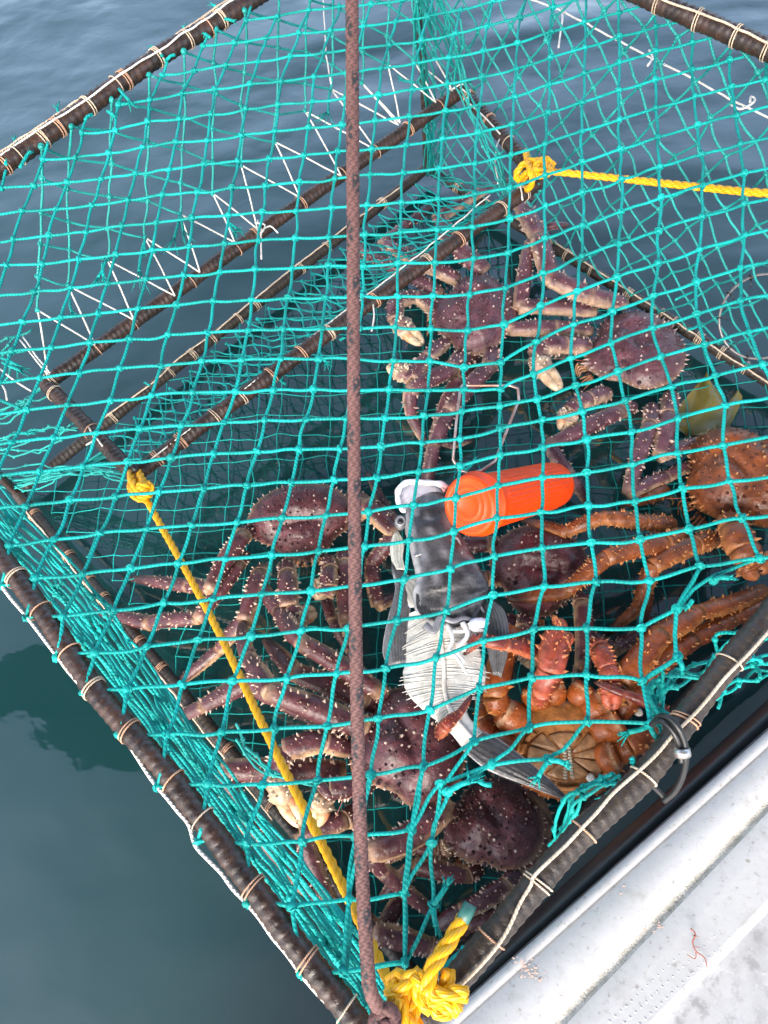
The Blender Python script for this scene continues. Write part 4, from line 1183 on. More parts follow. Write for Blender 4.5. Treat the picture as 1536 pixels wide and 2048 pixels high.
q_ = spline([at(x, y, .105) for x, y in ((1060, 1572), (1092, 1605), (1104, 1650), (1096, 1700), (1072, 1738))], 8)
i_ = spline([at(x, y, .125) for x, y in ((1045, 1572), (1058, 1610), (1064, 1650), (1060, 1700), (1050, 1735))], 8)
G = np.array([i_ * (1 - f) + q_ * f + [0, 0, .012 * math.sin(f * PI)] for f in np.linspace(0, 1, 9)]); r_g, c_g = G.shape[:2]
ii, jj = np.meshgrid(np.arange(r_g - 1), np.arange(c_g - 1), indexing='ij')
Q_ = np.stack([ii * c_g + jj, (ii + 1) * c_g + jj, (ii + 1) * c_g + jj + 1, ii * c_g + jj + 1], -1).reshape(-1, 4)
fm = np.repeat(np.linspace(0, 1, 9), c_g)[:, None]; nm = np.clip(.5 + .7 * vnoise(G.reshape(-1, 3), 60, 5), 0, 1)[:, None]
cg = np.array((.10, .035, .035)) * (1 - fm * nm) + np.array((.42, .27, .13)) * fm * nm
mb.add(np.concatenate([G.reshape(-1, 3), G.reshape(-1, 3) - [0, 0, .006]]), np.concatenate([Q_, Q_[:, ::-1] + r_g * c_g]), None, None, np.concatenate([cg, cg * .6]))
od = unit(q_ - i_); cones(mb, q_[::3], od[::3] + [0, 0, .3], .0035, .009, np.array((.35, .2, .1)), np.array(PURPLE['tip']), 5)
cones(mb, i_[::3] + [0, 0, .008], np.tile([.2, -.1, 1.0], (len(i_[::3]), 1)), .0022, .005, np.array((.3, .12, .08)), np.array(PURPLE['tip']), 5)
mb.build('abdomen', SHELL, bpy.data.objects['king_crab.004'])
crab('purple king crab half hidden between the grey fish carcass and the orange bait jar', (1078, 1140), .11, (1062, 1245), 94, 96, .065, PURPLE, [
    [[(1160, 1195, .12), (1164, 1210, .16), (1166, 1330, .15), (1150, 1380, .08)], [32, 42, 38, 12], .5],
    [[(1002, 1092, .10), (975, 1088, .13), (925, 1088, .13), (900, 1120, .08)], [36, 38, 34, 12]],
    [[(1000, 1160, .10), (975, 1155, .12), (930, 1165, .10), (905, 1150, .08)], [34, 34, 30, 12]],
    [[(1020, 1235, .10), (1018, 1262, .12), (1012, 1330, .10), (1010, 1380, .06)], [34, 40, 38, 14]],
    [[(1170, 1270, .07), (1230, 1300, .10), (1290, 1262, .05), (1312, 1230, .02)], [32, 34, 26, 10]]],
    [([(1050, 1235, .10), (1045, 1258, .13), (1048, 1290, .13), (1050, 1300, .13), (1070, 1335, .12)], [30, 34, 36, 34, 12])], tilt=(14, -4), seed=17, spines=60)

# the overturned orange crab, belly up
def belly_crab():
    c = (1130, 1492); z = .20
    C = at(*c, z); s = mpp(*c, z)
    root = thing('king_crab', 'orange brown king crab lying belly up under the torn netting', 'crab', C, 'king crabs caught in the pot')
    sh, dk, pl, tp = (np.array(ORANGE[k]) for k in ('shell', 'dark', 'pale', 'tip'))
    up = unit(np.array([0, -.12, 1.0])); fw = unit(at(1122, 1400, z) - C); fw = unit(fw - (fw @ up) * up); lf = np.cross(up, fw)
    # shell rim seen from below
    mb = MB(); na = 60; th = np.arange(na) / na * 2 * PI
    hl, hw = 105 * s, 118 * s
    rows = []; cols_ = []
    for r, zz, col in ((1.0, -.030, sh), (1.04, -.022, sh), (1.02, -.008, sh * .9), (.94, .0, pl * .8), (.8, .004, pl * .7), (.55, .012, pl * .8), (.3, .016, pl), (.0, .016, pl)):
        rr_ = r * (1 + (.02 * np.sin(th * 19) if r > .9 else 0))
        rows.append(C + fw * (rr_ * np.cos(th) * hl * np.where(np.cos(th) > 0, .85, .95))[:, None] + lf * (rr_ * np.sin(th) * hw)[:, None] + up * zz)
        cols_.append(np.tile(col, (na, 1)))
    V = np.array(rows); k = len(rows)
    i, j = np.meshgrid(np.arange(k - 1), np.arange(na), indexing='ij')
    Q = np.stack([i * na + j, i * na + (j + 1) % na, (i + 1) * na + (j + 1) % na, (i + 1) * na + j], -1).reshape(-1, 4)
    mb.add(V.reshape(-1, 3), Q, None, None, np.array(cols_).reshape(-1, 3))
    a = np.arange(40) / 40 * 2 * PI
    cones(mb, C + fw * (np.cos(a) * hl * .93)[:, None] + lf * (np.sin(a) * hw)[:, None] - up * .012, unit(fw * np.cos(a)[:, None] + lf * np.sin(a)[:, None] + up * .3), .004, rng.uniform(.007, .012, 40), sh, tp, 5)
    mb.build('carapace', SHELL, root)
    # abdomen flap: overlapping leathery plates fanned about the midline
    E = lambda x, y, q=.016: C + fw * (x * hl) + lf * (y * hw) + up * q
    def plate(pts, h, col, name='belly_plate', seed=0):
        mb = MB(); pts = np.array(pts, float); n = len(pts); cen = pts.mean(0)
        rows = []
        for f, q in ((1.0, 0), (.97, .35), (.90, .8), (.75, 1.0), (.45, 1.12), (.0, 1.15)):
            pp = cen + (pts - cen) * f
            rows.append(np.array([E(x, y, .012 + h * q) for x, y in pp]))
        V = np.array(rows); V = V + (vnoise(V.reshape(-1, 3), 130, seed).reshape(V.shape[:2]) * .0012)[..., None] * up
        i, j = np.meshgrid(np.arange(len(rows) - 1), np.arange(n), indexing='ij')
        Q = np.stack([i * n + j, i * n + (j + 1) % n, (i + 1) * n + (j + 1) % n, (i + 1) * n + j], -1).reshape(-1, 4)
        m = np.clip(.5 + .6 * vnoise(V.reshape(-1, 3), 120, seed + 3), 0, 1)[:, None]
        cc = col * (1 - m * .45) + (sh * .8) * m * .45
        cc[:2 * n] = dk * 1.3
        mb.add(V.reshape(-1, 3), Q, None, None, cc)
        mb.build(name, SHELL, root)
    def poly(a0, a1, r0, r1, ox=-.18):
        A = np.linspace(a0, a1, 7)
        return [(ox + r1 * math.cos(q) * .8, r1 * math.sin(q)) for q in A] + [(ox + r0 * math.cos(q) * .8, r0 * math.sin(q)) for q in A[::-1]]
    bel = np.array((.42, .235, .11))
    plate(poly(-.55, .55, .0001, .56), .010, bel, seed=1)
    for s in (-1, 1):
        for q, (a0, a1) in enumerate(((.62, 1.15), (1.2, 1.75), (1.8, 2.35), (2.4, 3.05))):
            plate([(x, y * s) for x, y in poly(a0, a1, .10, .66 if q < 3 else .55)][::1 if s > 0 else -1], .008, bel * (.95 + .05 * q), seed=5 + q + (s > 0) * 7)
        for q in range(6):        # small marginal plates
            a = .75 + q * .42
            plate([(x, y * s) for x, y in poly(a, a + .36, .68, .78)][::1 if s > 0 else -1], .006, pl * 1.1, seed=20 + q)
    mb = MB()                     # the wrinkled little pale plates along the midline
    for q in range(22):
        blob(mb, E(.02 - .035 * q * .8, (.03 if q % 2 else -.03) * (1 + q * .04), .026), (.0045, .0032, .002), np.array((.55, .46, .33)), 6, 4)
    mb.build('midline_plates', SHELL, root, kind='stuff')
    # leg bases: fat orange knuckles round the front, each with a pale band
    for x, y, x2, y2, wd in ((1145 , 0, 0, 0, 0),):
        pass
    hips = [((1078, 1418), (1070, 1372), 62), ((1110, 1408), (1108, 1362), 46), ((1150, 1408), (1172, 1368), 50), ((1050, 1455), (1000, 1418), 66), ((1170, 1430), (1216, 1398), 62), ((1185, 1470), (1242, 1438), 68), ((1196, 1520), (1236, 1508), 62), ((1030, 1500), (985, 1480), 46)]
    for q, (p, r, wd) in enumerate(hips):
        a_, b_ = at(*p, z + .022), at(*r, z + .040); k_ = mpp(*p, z) * wd / 2
        mb = MB(); t = np.linspace(0, 1, 14); P = a_ * (1 - t[:, None]) + b_ * t[:, None]
        pr = k_ * np.interp(t, [0, .1, .45, .78, .82, .95, 1], [.55, .85, 1.05, .95, .84, .86, .6])
        def cf(V, out, Ls, q=q):
            f = (Ls / Ls.max())[:, None]; m = np.clip(.5 + .6 * vnoise(V, 70, q), 0, 1)[:, None]
            c = sh * (.8 + .5 * m)
            bnd = np.exp(-((f - .82) / .055) ** 2) * .75
            return c * (1 - bnd) + np.array((.58, .40, .24)) * bnd
        tube(mb, P, pr, 14, cfun=cf, flat=.9)
        kk = 14; tt = rng.uniform(.1, .9, kk); an = rng.uniform(0, PI, kk); d = unit(b_ - a_); sd = unit(np.cross(d, [0, 0, 1])); nn = sd * np.cos(an)[:, None] + np.array([0, 0, 1.0]) * np.sin(an)[:, None]
        cones(mb, a_ * (1 - tt[:, None]) + b_ * tt[:, None] + nn * np.interp(tt, t, pr)[:, None] * .9, nn, .0022, .004, sh, tp, 5)
        mb.build('leg_base', SHELL, root)
    L = [
     ([(1002, 1420, .24), (990, 1392, .26), (1022, 1262, .24)], [46, 54, 46], .4, False),
     ([(1215, 1398, .24), (1245, 1362, .27), (1322, 1268, .26), (1396, 1226, .22), (1525, 1182, .12)], [52, 58, 46, 38, 30], .7, False),
     ([(1235, 1436, .22), (1290, 1360, .24), (1385, 1280, .20), (1462, 1240, .16), (1545, 1202, .10)], [40, 50, 40, 34, 28], .9, False),
     ([(1236, 1505, .22), (1262, 1492, .24), (1300, 1465, .24), (1330, 1440, .20)], [46, 46, 42, 30], 1.2, False),
     ([(985, 1478, .2), (970, 1440, .2), (965, 1400, .18)], [40, 38, 30], .4, False)]
    for k, (pts, Wd, spn, tp_) in enumerate(L):
        leg(root, ORANGE, np.array([at(*p) for p in pts]), [w_ * mpp(*p) for w_, p in zip(Wd, pts)], 400 + k, spn, tp_)
    RED = dict(ORANGE, shell=(.36, .07, .045), pale=(.45, .13, .06))
    dark = dict(RED, shell=(.20, .03, .02), dark=(.07, .015, .012))
    # slender dark-tipped walking leg ends
    leg(root, dark, np.array([at(1330, 1424, .26), at(1305, 1412, .29), at(1248, 1388, .30), at(1188, 1364, .30)]), [w_ * mpp(1250, 1400, .28) for w_ in (30, 24, 18, 4)], 420, .3)
    leg(root, dark, np.array([at(1072, 1308, .27), at(1012, 1288, .32), at(955, 1276, .33), at(928, 1310, .32)]), [w_ * mpp(1000, 1290, .3) for w_ in (34, 28, 26, 5)], 421, .8)
    leg(root, dark, np.array([at(878, 1468, .30), at(890, 1452, .34), at(920, 1425, .34), at(944, 1390, .33)]), [w_ * mpp(910, 1430, .3) for w_ in (26, 28, 16, 4)], 422, .8)
    claw(root, RED, np.array([at(1075, 1400, .24), at(1085, 1380, .29), at(1100, 1345, .31), at(1118, 1268, .31), at(1132, 1262, .31)]), [w_ * mpp(1100, 1330, .3) for w_ in (34, 44, 56, 58, 24)], 431)
    claw(root, RED, np.array([at(1185, 1290, .24), at(1200, 1300, .27), at(1216, 1335, .28), at(1222, 1362, .28), at(1224, 1420, .27)]), [w_ * mpp(1200, 1330, .3) for w_ in (34, 48, 42, 40, 14)], 432)
    # two barnacles
    for p in ((1181, 1555), (1276, 1424)):
        mb = MB(); b0 = at(*p, z + .015); d = unit(np.array([.1, -.4, 1]))
        tube(mb, np.array([b0, b0 + d * .006, b0 + d * .013, b0 + d * .012]), [.0085, .008, .0045, .0022], 9, C=np.array((.72, .68, .60)), rfun=lambda L_, th_: 1 + .08 * np.sin(th_ * 6))
        tag(mb.build('barnacle', SHELL), 'small white barnacle on the orange crab ' + ('at the rim below its belly' if p[1] > 1500 else 'by its right side leg bases'), 'barnacle')
belly_crab()
crab('rusty brown long-legged king crab at the right edge of the pot above the water', (1480, 955), .10, (1400, 1000), 100, 120, .070, BROWN, [
    [[(1345, 1048, .12), (1290, 1045, .16), (1206, 1036, .18), (1132, 1064, .16), (1044, 1040, .12)], [36, 38, 34, 30, 10], 1.6],
    [[(1375, 1070, .13), (1330, 1085, .18), (1213, 1116, .21), (1130, 1184, .20), (1015, 1196, .18)], [36, 42, 40, 32, 18], 1.6],
    [[(1426, 1076, .12), (1390, 1090, .16), (1306, 1132, .18), (1276, 1215, .12), (1210, 1270, .06)], [40, 46, 40, 28, 12], 1.6],
    [[(1300, 1130, .12), (1298, 1180, .10), (1290, 1245, .06)], [24, 22, 10], .9],
    [[(1330, 980, .06), (1300, 995, .08), (1240, 1010, .06)], [34, 30, 10], .6]],
    [([(1455, 1040, .13), (1468, 1060, .18), (1485, 1100, .19), (1500, 1120, .19), (1520, 1150, .18)], [46, 62, 66, 60, 30])], tilt=(8, 8), seed=23, spines=130)

# ------------------------------------------------------------------ gutted grey fish used as bait
FSK = mat('wet_fish', attr=True, rough=.28, bump=(70, .002), mottle=(22, .25, None), noise_rough=.12, coat=.3)
def fish():
    z0 = .30
    root = thing('fish_carcass', 'filleted grey fish carcass with pale ribs hanging head up in the pot', 'fish', at(880, 1250, z0))
    grey, dkg, pale, pink = map(np.array, ((.062, .060, .064), (.022, .021, .024), (.62, .60, .54), (.68, .28, .27)))
    def loft(name, cen, wid, thk, colf, z=z0, n=26, warp=.0, kid=None):
        cen = spline(np.array([(x, y, q) for x, y, q in cen], float), 8)
        P = np.array([at(*c) for c in cen]); m = len(P)
        W_ = np.interp(np.linspace(0, 1, m), np.linspace(0, 1, len(wid)), wid)
        T_ = np.interp(np.linspace(0, 1, m), np.linspace(0, 1, len(thk)), thk)
        s = np.array([mpp(*c) for c in cen])
        t = unit(np.gradient(P, axis=0)); sd = unit(np.cross(t, [0, 0, 1.0])); up = np.cross(sd, t)
        th = np.arange(n) / n * 2 * PI
        V = P[:, None] + (np.cos(th)[None] * (W_ * s)[:, None])[..., None] * sd[:, None] + (np.sin(th)[None] * T_[:, None])[..., None] * up[:, None]
        f = np.linspace(0, 1, m)[:, None] * np.ones(n); g = np.cos(th)[None] * np.ones((m, 1))
        dz = warp * (np.sin(f * 40) * .5 + vnoise(V.reshape(-1, 3), 60, 3).reshape(f.shape))
        V = V + dz[..., None] * up[:, None]
        C = colf(f, g, V)
        i, j = np.meshgrid(np.arange(m - 1), np.arange(n), indexing='ij')
        Q = np.stack([i * n + j, (i + 1) * n + j, (i + 1) * n + (j + 1) % n, i * n + (j + 1) % n], -1).reshape(-1, 4)
        mb = MB(); V2 = np.concatenate([V.reshape(-1, 3), P[:1], P[-1:]]); C2 = np.concatenate([C.reshape(-1, 3), C[0, :1], C[-1, :1]])
        T = [(m * n, (k + 1) % n, k) for k in range(n)] + [(m * n + 1, (m - 1) * n + k, (m - 1) * n + (k + 1) % n) for k in range(n)]
        mb.add(V2, Q, T, None, C2)
        return mb, P, sd, up, s
    def skin(f, g, V):
        m = np.clip(.5 + .6 * vnoise(V.reshape(-1, 3), 28, 4).reshape(f.shape), 0, 1)[..., None]
        c = grey * m + dkg * (1 - m)
        st = np.clip(np.sin(g * 9 + f * 7 + vnoise(V.reshape(-1, 3), 20, 8).reshape(f.shape) * 3) - .72, 0, 1)[..., None] * 1.8
        c = c * (1 - st) + np.array((.30, .30, .32)) * st
        e = np.clip((g - .72) * 4, 0, .7)[..., None]
        c = c * (1 - e) + np.array((.42, .42, .44)) * e
        top = np.clip((.09 - f) * 14, 0, 1)[..., None] * np.clip(g * 1.4, 0, 1)[..., None]
        return c * (1 - top) + pink * top
    mb, P, sd, up, s = loft('head', [(862, 985, z0 + .02), (862, 1030, z0 + .03), (872, 1085, z0 + .03), (895, 1150, z0 + .03), (905, 1200, z0 + .025), (925, 1250, z0 + .01)],
                            [26, 44, 54, 56, 54, 58, 66, 76, 78, 60, 26], [.010, .024, .032, .036, .034, .030, .026, .020, .014, .010, .004], skin, warp=.003)
    for pts, r in ((((815, 1085), (838, 1070), (858, 1048), (872, 1020), (878, 1000)), .0028), (((828, 1112), (862, 1100), (893, 1078), (905, 1040)), .0024), (((880, 1105), (912, 1075), (925, 1110), (935, 1150)), .0026), (((845, 1035), (858, 1065), (888, 1095)), .0018), (((930, 1160), (950, 1195), (968, 1225)), .003), (((850, 1250), (868, 1262), (880, 1235), (905, 1242), (930, 1236), (960, 1248)), .005)):
        Pq = spline([at(x, y, z0 + .056 - .012 * (abs(x - 880) / 60) ** 2 - (.018 if y > 1150 else 0)) for x, y in pts], 6)
        tube(mb, Pq, np.linspace(r * 1.6, r * .8, len(Pq)), 7, C=np.array((.22, .22, .235)) if y < 1200 else np.array((.05, .05, .052)), flat=.6)
    mb.build('head', FSK, root)
    def flesh(f, g, V):
        m = np.clip(.5 + .6 * vnoise(V.reshape(-1, 3), 40, 14).reshape(f.shape), 0, 1)[..., None]
        c = pale * m + np.array((.50, .50, .47)) * (1 - m)
        rib = (np.sin(f * 150) > .5)[..., None] * .12
        c = c * (1 - rib)
        red = np.exp(-(g / .10) ** 2)[..., None] * .35
        return c * (1 - red) + np.array((.55, .34, .30)) * red
    mb, P, sd, up, s = loft('rack', [(862, 1215, z0), (880, 1270, z0), (888, 1330, z0 - .005), (890, 1385, z0 - .01), (905, 1430, z0 - .01), (945, 1480, z0 - .01)],
                            [52, 66, 72, 74, 84, 80, 56, 34, 24, 26], [.010, .012, .012, .012, .012, .012, .010, .010, .010], flesh, warp=.0015)
    body = mb.build('rib_rack', FSK, root)
    mb = MB(); m = len(P)          # ribs, each a thin ridge running out and fraying at the edge
    for k in range(34):
        f = (k + rng.uniform(-.4, .4)) / 33.5 * .80 + .02; q = f * (m - 1); a = int(q); g = q - a
        p = P[a] * (1 - g) + P[min(a + 1, m - 1)] * g; w_ = np.interp(f, np.linspace(0, 1, 10), [52, 66, 72, 74, 84, 80, 56, 34, 24, 26]) * s[a]
        for sg in (-1, 1):
            ln = w_ * rng.uniform(.80, 1.14)
            tt = np.linspace(.05, 1, 6)[:, None]
            dwn = unit(np.gradient(P, axis=0)[a])
            R_ = p + sd[a] * sg * ln * tt + dwn * (.010 * tt ** 2) + up[a] * (.0112 * np.sqrt(np.clip(1 - tt ** 2 * .85, 0, 1)))
            tube(mb, R_, np.linspace(.0020, .0009, 6), 5, C=np.array((.58, .57, .52)) * rng.uniform(.75, 1.05))
    tube(mb, P + up * .0125, .0045, 7, C=np.array((.60, .56, .50)))
    mb.build('ribs', FSK, body, kind='stuff')
    # open mouth, a white bony hoop with a pink corner
    mo = [(893, 978), (880, 968), (850, 965), (818, 964), (800, 975), (795, 995), (803, 1018), (812, 1022)]
    mb = MB(); Pm = spline([at(x, y, z0 + .045) for x, y in mo], 6)
    fr = np.linspace(0, 1, len(Pm))[:, None]
    tube(mb, Pm, np.interp(fr[:, 0], [0, .2, .6, 1], [.010, .0055, .0065, .004]), 10, rfun=lambda L_, th_: 1 + .18 * np.sin(L_ * 260) * np.cos(th_ * 2), C=np.array((.70, .30, .30)) * (1 - np.clip(fr * 5, 0, 1)) + np.array((.72, .70, .72)) * np.clip(fr * 5, 0, 1))
    mb.build('jaw', FSK, root)
    mb = MB(); blob(mb, at(840, 995, z0 + .026), (.048, .036, .018), np.array((.55, .54, .60)), 18, 10, None, .05); mb.build('mouth_lining', FSK, root)
    mb = MB()
    blob(mb, at(801, 1045, z0 + .035), (.013, .017, .012), np.array((.12, .12, .13)), 12, 8)
    tube(mb, at(801, 1042, z0 + .045) + .0085 * np.stack([np.cos(np.linspace(0, 2 * PI, 15)), np.sin(np.linspace(0, 2 * PI, 15)), 0 * np.linspace(0, 1, 15)], 1), .0022, 5, C=np.array((.30, .30, .31)), cap=False)
    blob(mb, at(801, 1042, z0 + .047), (.005, .006, .003), np.array((.01, .01, .012)), 8, 6)
    mb.build('eye', FSK, root)
    def fin(name, outline, z, col, edge, thick=.003, rays=9, tw=0):
        mb = MB(); A = np.array([at(x, y, z + dz) for x, y, dz in outline]); n = len(A) // 2
        top, bot = A[:n], A[n:][::-1]
        G = []; C_ = []
        for k in range(rays * 3 + 1):
            f = k / (rays * 3); row = top * (1 - f) + bot * f
            row = spline(row, 5); row = row + np.array([0, 0, 1.0]) * (.0010 * math.sin(f * rays * 2 * PI) + tw * math.sin(f * PI))
            G.append(row); C_.append(np.tile(col * (.92 + .16 * math.sin(f * rays * 2 * PI) + .12 * math.sin(f * 9)), (len(row), 1)) if 0 < k < rays * 3 else np.tile(edge, (len(row), 1)))
        G = np.array(G); r, c = G.shape[:2]
        i, j = np.meshgrid(np.arange(r - 1), np.arange(c - 1), indexing='ij')
        Q = np.stack([i * c + j, (i + 1) * c + j, (i + 1) * c + j + 1, i * c + j + 1], -1).reshape(-1, 4)
        V = np.concatenate([G.reshape(-1, 3), G.reshape(-1, 3) - [0, 0, thick]])
        bd = [(0 * c + j, 0 * c + j + 1) for j in range(c - 1)] + [((r - 1) * c + j + 1, (r - 1) * c + j) for j in range(c - 1)] + [((i + 1) * c, i * c) for i in range(r - 1)] + [(i * c + c - 1, (i + 1) * c + c - 1) for i in range(r - 1)]
        Q2 = [(a, b, b + r * c, a + r * c) for a, b in bd]
        mb.add(V, np.concatenate([Q, Q[:, ::-1] + r * c, Q2]), None, None, np.concatenate([np.array(C_).reshape(-1, 3)] * 2))
        mb.build(name, FSK, root)
    g2 = np.array((.11, .11, .115)); g3 = np.array((.055, .054, .058))
    # tail: long dark blade swept to the lower right
    fin('tail_fin', [(930, 1458, 0), (985, 1470, 0), (1064, 1528, -.01), (1148, 1606, -.02), (1132, 1601, -.02), (1050, 1570, -.01), (975, 1540, 0), (925, 1500, 0)], z0 - .02, g3, np.array((.4, .4, .4)), rays=6, tw=.005)
    fin('pectoral_fin', [(842, 1150, 0), (875, 1178, 0), (880, 1215, 0), (885, 1250, 0), (845, 1235, 0), (833, 1215, 0), (832, 1185, 0), (836, 1160, 0)], z0 + .035, g3 * .8, g2, rays=7)
    fin('side_fin', [(785, 1125, 0), (815, 1150, 0), (822, 1200, 0), (815, 1260, 0), (812, 1330, -.01), (775, 1335, -.02), (765, 1300, -.02), (775, 1240, 0), (790, 1180, 0), (783, 1140, 0)], z0 + .005, g2 * .8, np.array((.35, .35, .36)), rays=8, tw=.01)
    fin('side_fin', [(985, 1200, 0), (1008, 1220, 0), (1018, 1260, 0), (1015, 1310, -.01), (1002, 1355, -.02), (985, 1350, -.02), (975, 1300, -.01), (972, 1260, 0), (965, 1235, 0), (962, 1215, 0)], z0 + .005, g2 * .8, g2, rays=7, tw=.006)
    fin('skin_flap', [(795, 1060, 0), (808, 1085, 0), (806, 1115, 0), (812, 1140, 0), (790, 1140, 0), (783, 1120, 0), (780, 1095, 0), (786, 1070, 0)], z0 + .012, np.array((.50, .50, .44)), np.array((.62, .62, .58)), rays=4, tw=.004)
    fin('skin_flap', [(790, 1132, 0), (815, 1150, 0), (845, 1165, 0), (850, 1215, 0), (820, 1215, 0), (800, 1190, 0), (790, 1165, 0), (784, 1140, 0)], z0 + .008, np.array((.45, .44, .40)), np.array((.40, .45, .75)), rays=5, tw=.004)
    mb = MB()                      # white gill arches and gut strings
    for pts, r in ((((893, 1248), (905, 1275), (900, 1300), (925, 1315)), .005), (((925, 1245), (935, 1270), (915, 1300), (930, 1325)), .006), (((905, 1262), (930, 1262), (948, 1248)), .004), (((940, 1245), (950, 1260), (968, 1262)), .007), (((900, 1300), (918, 1322), (935, 1350)), .0045)):
        Pq = spline([at(x, y, z0 + .03) for x, y in pts], 5); tube(mb, Pq, np.linspace(r, r * .5, len(Pq)), 7, C=np.array((.66, .64, .62)))
    blob(mb, at(958, 1246, z0 + .035), (.020, .011, .008), np.array((.62, .64, .74)), 10, 7)
    blob(mb, at(925, 1292, z0 + .025), (.016, .012, .008), np.array((.60, .48, .42)), 10, 7)
    mb.build('gill_arches', FSK, root)
fish()

# ------------------------------------------------------------------ orange bait jar with its wire hanger
def jar():
    ORG = mat('orange_plastic', (.93, .070, .004), .38, spec=.4, bump=(90, .0003), mottle=(30, .08, None), sss=.05)
    a = at(938, 1012, .42); b = at(1110, 969, .19)
    root = thing('bait_jar', 'bright orange ribbed plastic bait jar with a screw lid, wedged beside the fish head', 'bait jar', (a + b) / 2)
    d = unit(b - a); L = np.linalg.norm(b - a)
    R = 64 * mpp(946, 1012, .42)
    def lathe(prof, n=96, rf=None, A=a):
        mb = MB(); s = np.array([p[0] for p in prof]); r = np.array([p[1] for p in prof])
        P = A + d * s[:, None]
        u = unit(np.cross(d, [0, 0, 1.0])); v = np.cross(d, u)
        th = np.arange(n) / n * 2 * PI
        RR = r[:, None] * (np.ones((1, n)) if rf is None else rf(s[:, None], th[None]))
        V = P[:, None] + RR[..., None] * (np.cos(th)[None, :, None] * u + np.sin(th)[None, :, None] * v)
        m = len(s); i, j = np.meshgrid(np.arange(m - 1), np.arange(n), indexing='ij')
        Q = np.stack([i * n + j, i * n + (j + 1) % n, (i + 1) * n + (j + 1) % n, (i + 1) * n + j], -1).reshape(-1, 4)
        mb.add(V.reshape(-1, 3), Q[:, ::-1]); return mb
    body = [(.030, R * .86)] + [(.034, R * .90)] + [(x, R * (.88 - .05 * (x - .03) / L)) for x in np.linspace(.05, L * .94, 60)] + [(L * .97, R * .825), (L * .99, R * .80), (L * 1.005, R * .74), (L * 1.012, R * .64), (L * 1.015, R * .3), (L * 1.035, .0001)]
    def ribs(s, th):
        on = ((s > .065) & (s < L * .55)) | ((s > L * .60) & (s < L * .90))
        return 1 + np.where(on, .036 * (np.sin(th * 34) > .1), 0.0)
    lathe(body, 204, ribs).build('body', ORG, root)
    lid = [(.034, R * .80), (.034, R * 1.02), (.030, R * 1.05), (.026, R * 1.03), (.024, R * .98), (.004, R * .97), (.0, R * .94), (-.002, R * .86)]
    for r in (.74, .70, .66): pass
    lid += [(-.002, R * .80), (-.0014, R * .79), (-.0014, R * .62), (-.0021, R * .61), (-.0021, R * .57), (-.0014, R * .56), (-.0014, R * .42), (-.0021, R * .41), (-.0021, R * .375), (-.0014, R * .365), (-.0014, .0001)]
    lathe(lid, 96).build('lid', ORG, root)
    # wire bail
    W_ = mat('rusty_wire', (.50, .50, .50), .35, metal=.7, mottle=(18, .9, (.30, .10, .05)))
    pts = [(918, 938, .36), (906, 920, .37), (912, 850, .40), (920, 782, .42), (924, 771, .42), (960, 771, .42), (1020, 771, .42), (1036, 777, .42), (1038, 800, .41), (1018, 850, .40), (990, 922, .38), (965, 940, .37), (945, 946, .36), (915, 940, .36)]
    mb = MB(); P = []
    for i in range(len(pts) - 1):
        A, B = at(*pts[i]), at(*pts[i + 1]); k = 3
        P += [A * (1 - q / k) + B * q / k for q in range(k)]
    P.append(at(*pts[-1])); tube(mb, np.array(P), .0029, 8)
    mb.build('hanger', W_, root)
    for ps in (((882, 952), (900, 940), (925, 935), (935, 945), (928, 970), (905, 985), (885, 975)), ((935, 945), (955, 930), (975, 905), (992, 888))):
        mb = MB(); tube(mb, spline([at(x, y, .40) for x, y in ps], 5), .0009, 5); mb.build('black_thread', BLACKR, root)
jar()

# ------------------------------------------------------------------ kelp blade
def kelp():
    m = mat('kelp', (.20, .155, .035), .25, bump=(25, .003), mottle=(14, .6, (.085, .085, .02)), coat=.4)
    mb = MB(); a = [(1412, 748), (1440, 790), (1452, 840), (1440, 870), (1385, 872)]; b = [(1408, 752), (1375, 790), (1352, 820), (1350, 850), (1380, 873)]
    A = spline([at(*p, .035) for p in a], 6); B = spline([at(*p, .02) for p in b], 6)
    G = np.array([A * (1 - f) + B * f + [0, 0, .010 * math.sin(f * 6)] for f in np.linspace(0, 1, 13)]); G[..., 2] += vnoise(G.reshape(-1, 3), 30, 2).reshape(G.shape[:2]) * .006
    r, c = G.shape[:2]; i, j = np.meshgrid(np.arange(r - 1), np.arange(c - 1), indexing='ij')
    Q = np.stack([i * c + j, (i + 1) * c + j, (i + 1) * c + j + 1, i * c + j + 1], -1).reshape(-1, 4)
    mb.add(np.concatenate([G.reshape(-1, 3), G.reshape(-1, 3) - [0, 0, .0025]]), np.concatenate([Q, Q[:, ::-1] + r * c]))
    a = [(1478, 782), (1484, 800), (1460, 850), (1430, 885)]; b = [(1470, 784), (1450, 815), (1436, 850), (1424, 882)]
    A = spline([at(*p, .05) for p in a], 6); B = spline([at(*p, .03) for p in b], 6)
    G = np.array([A * (1 - f) + B * f + [0, 0, .008 * math.sin(f * 3)] for f in np.linspace(0, 1, 5)]); r, c = G.shape[:2]; i, j = np.meshgrid(np.arange(r - 1), np.arange(c - 1), indexing='ij')
    Q = np.stack([i * c + j, (i + 1) * c + j, (i + 1) * c + j + 1, i * c + j + 1], -1).reshape(-1, 4)
    mb.add(np.concatenate([G.reshape(-1, 3), G.reshape(-1, 3) - [0, 0, .0025]]), np.concatenate([Q, Q[:, ::-1] + r * c]))
    tag(mb.build('kelp', m), 'folded olive brown kelp blade floating behind the far right crab', 'seaweed')
kelp()

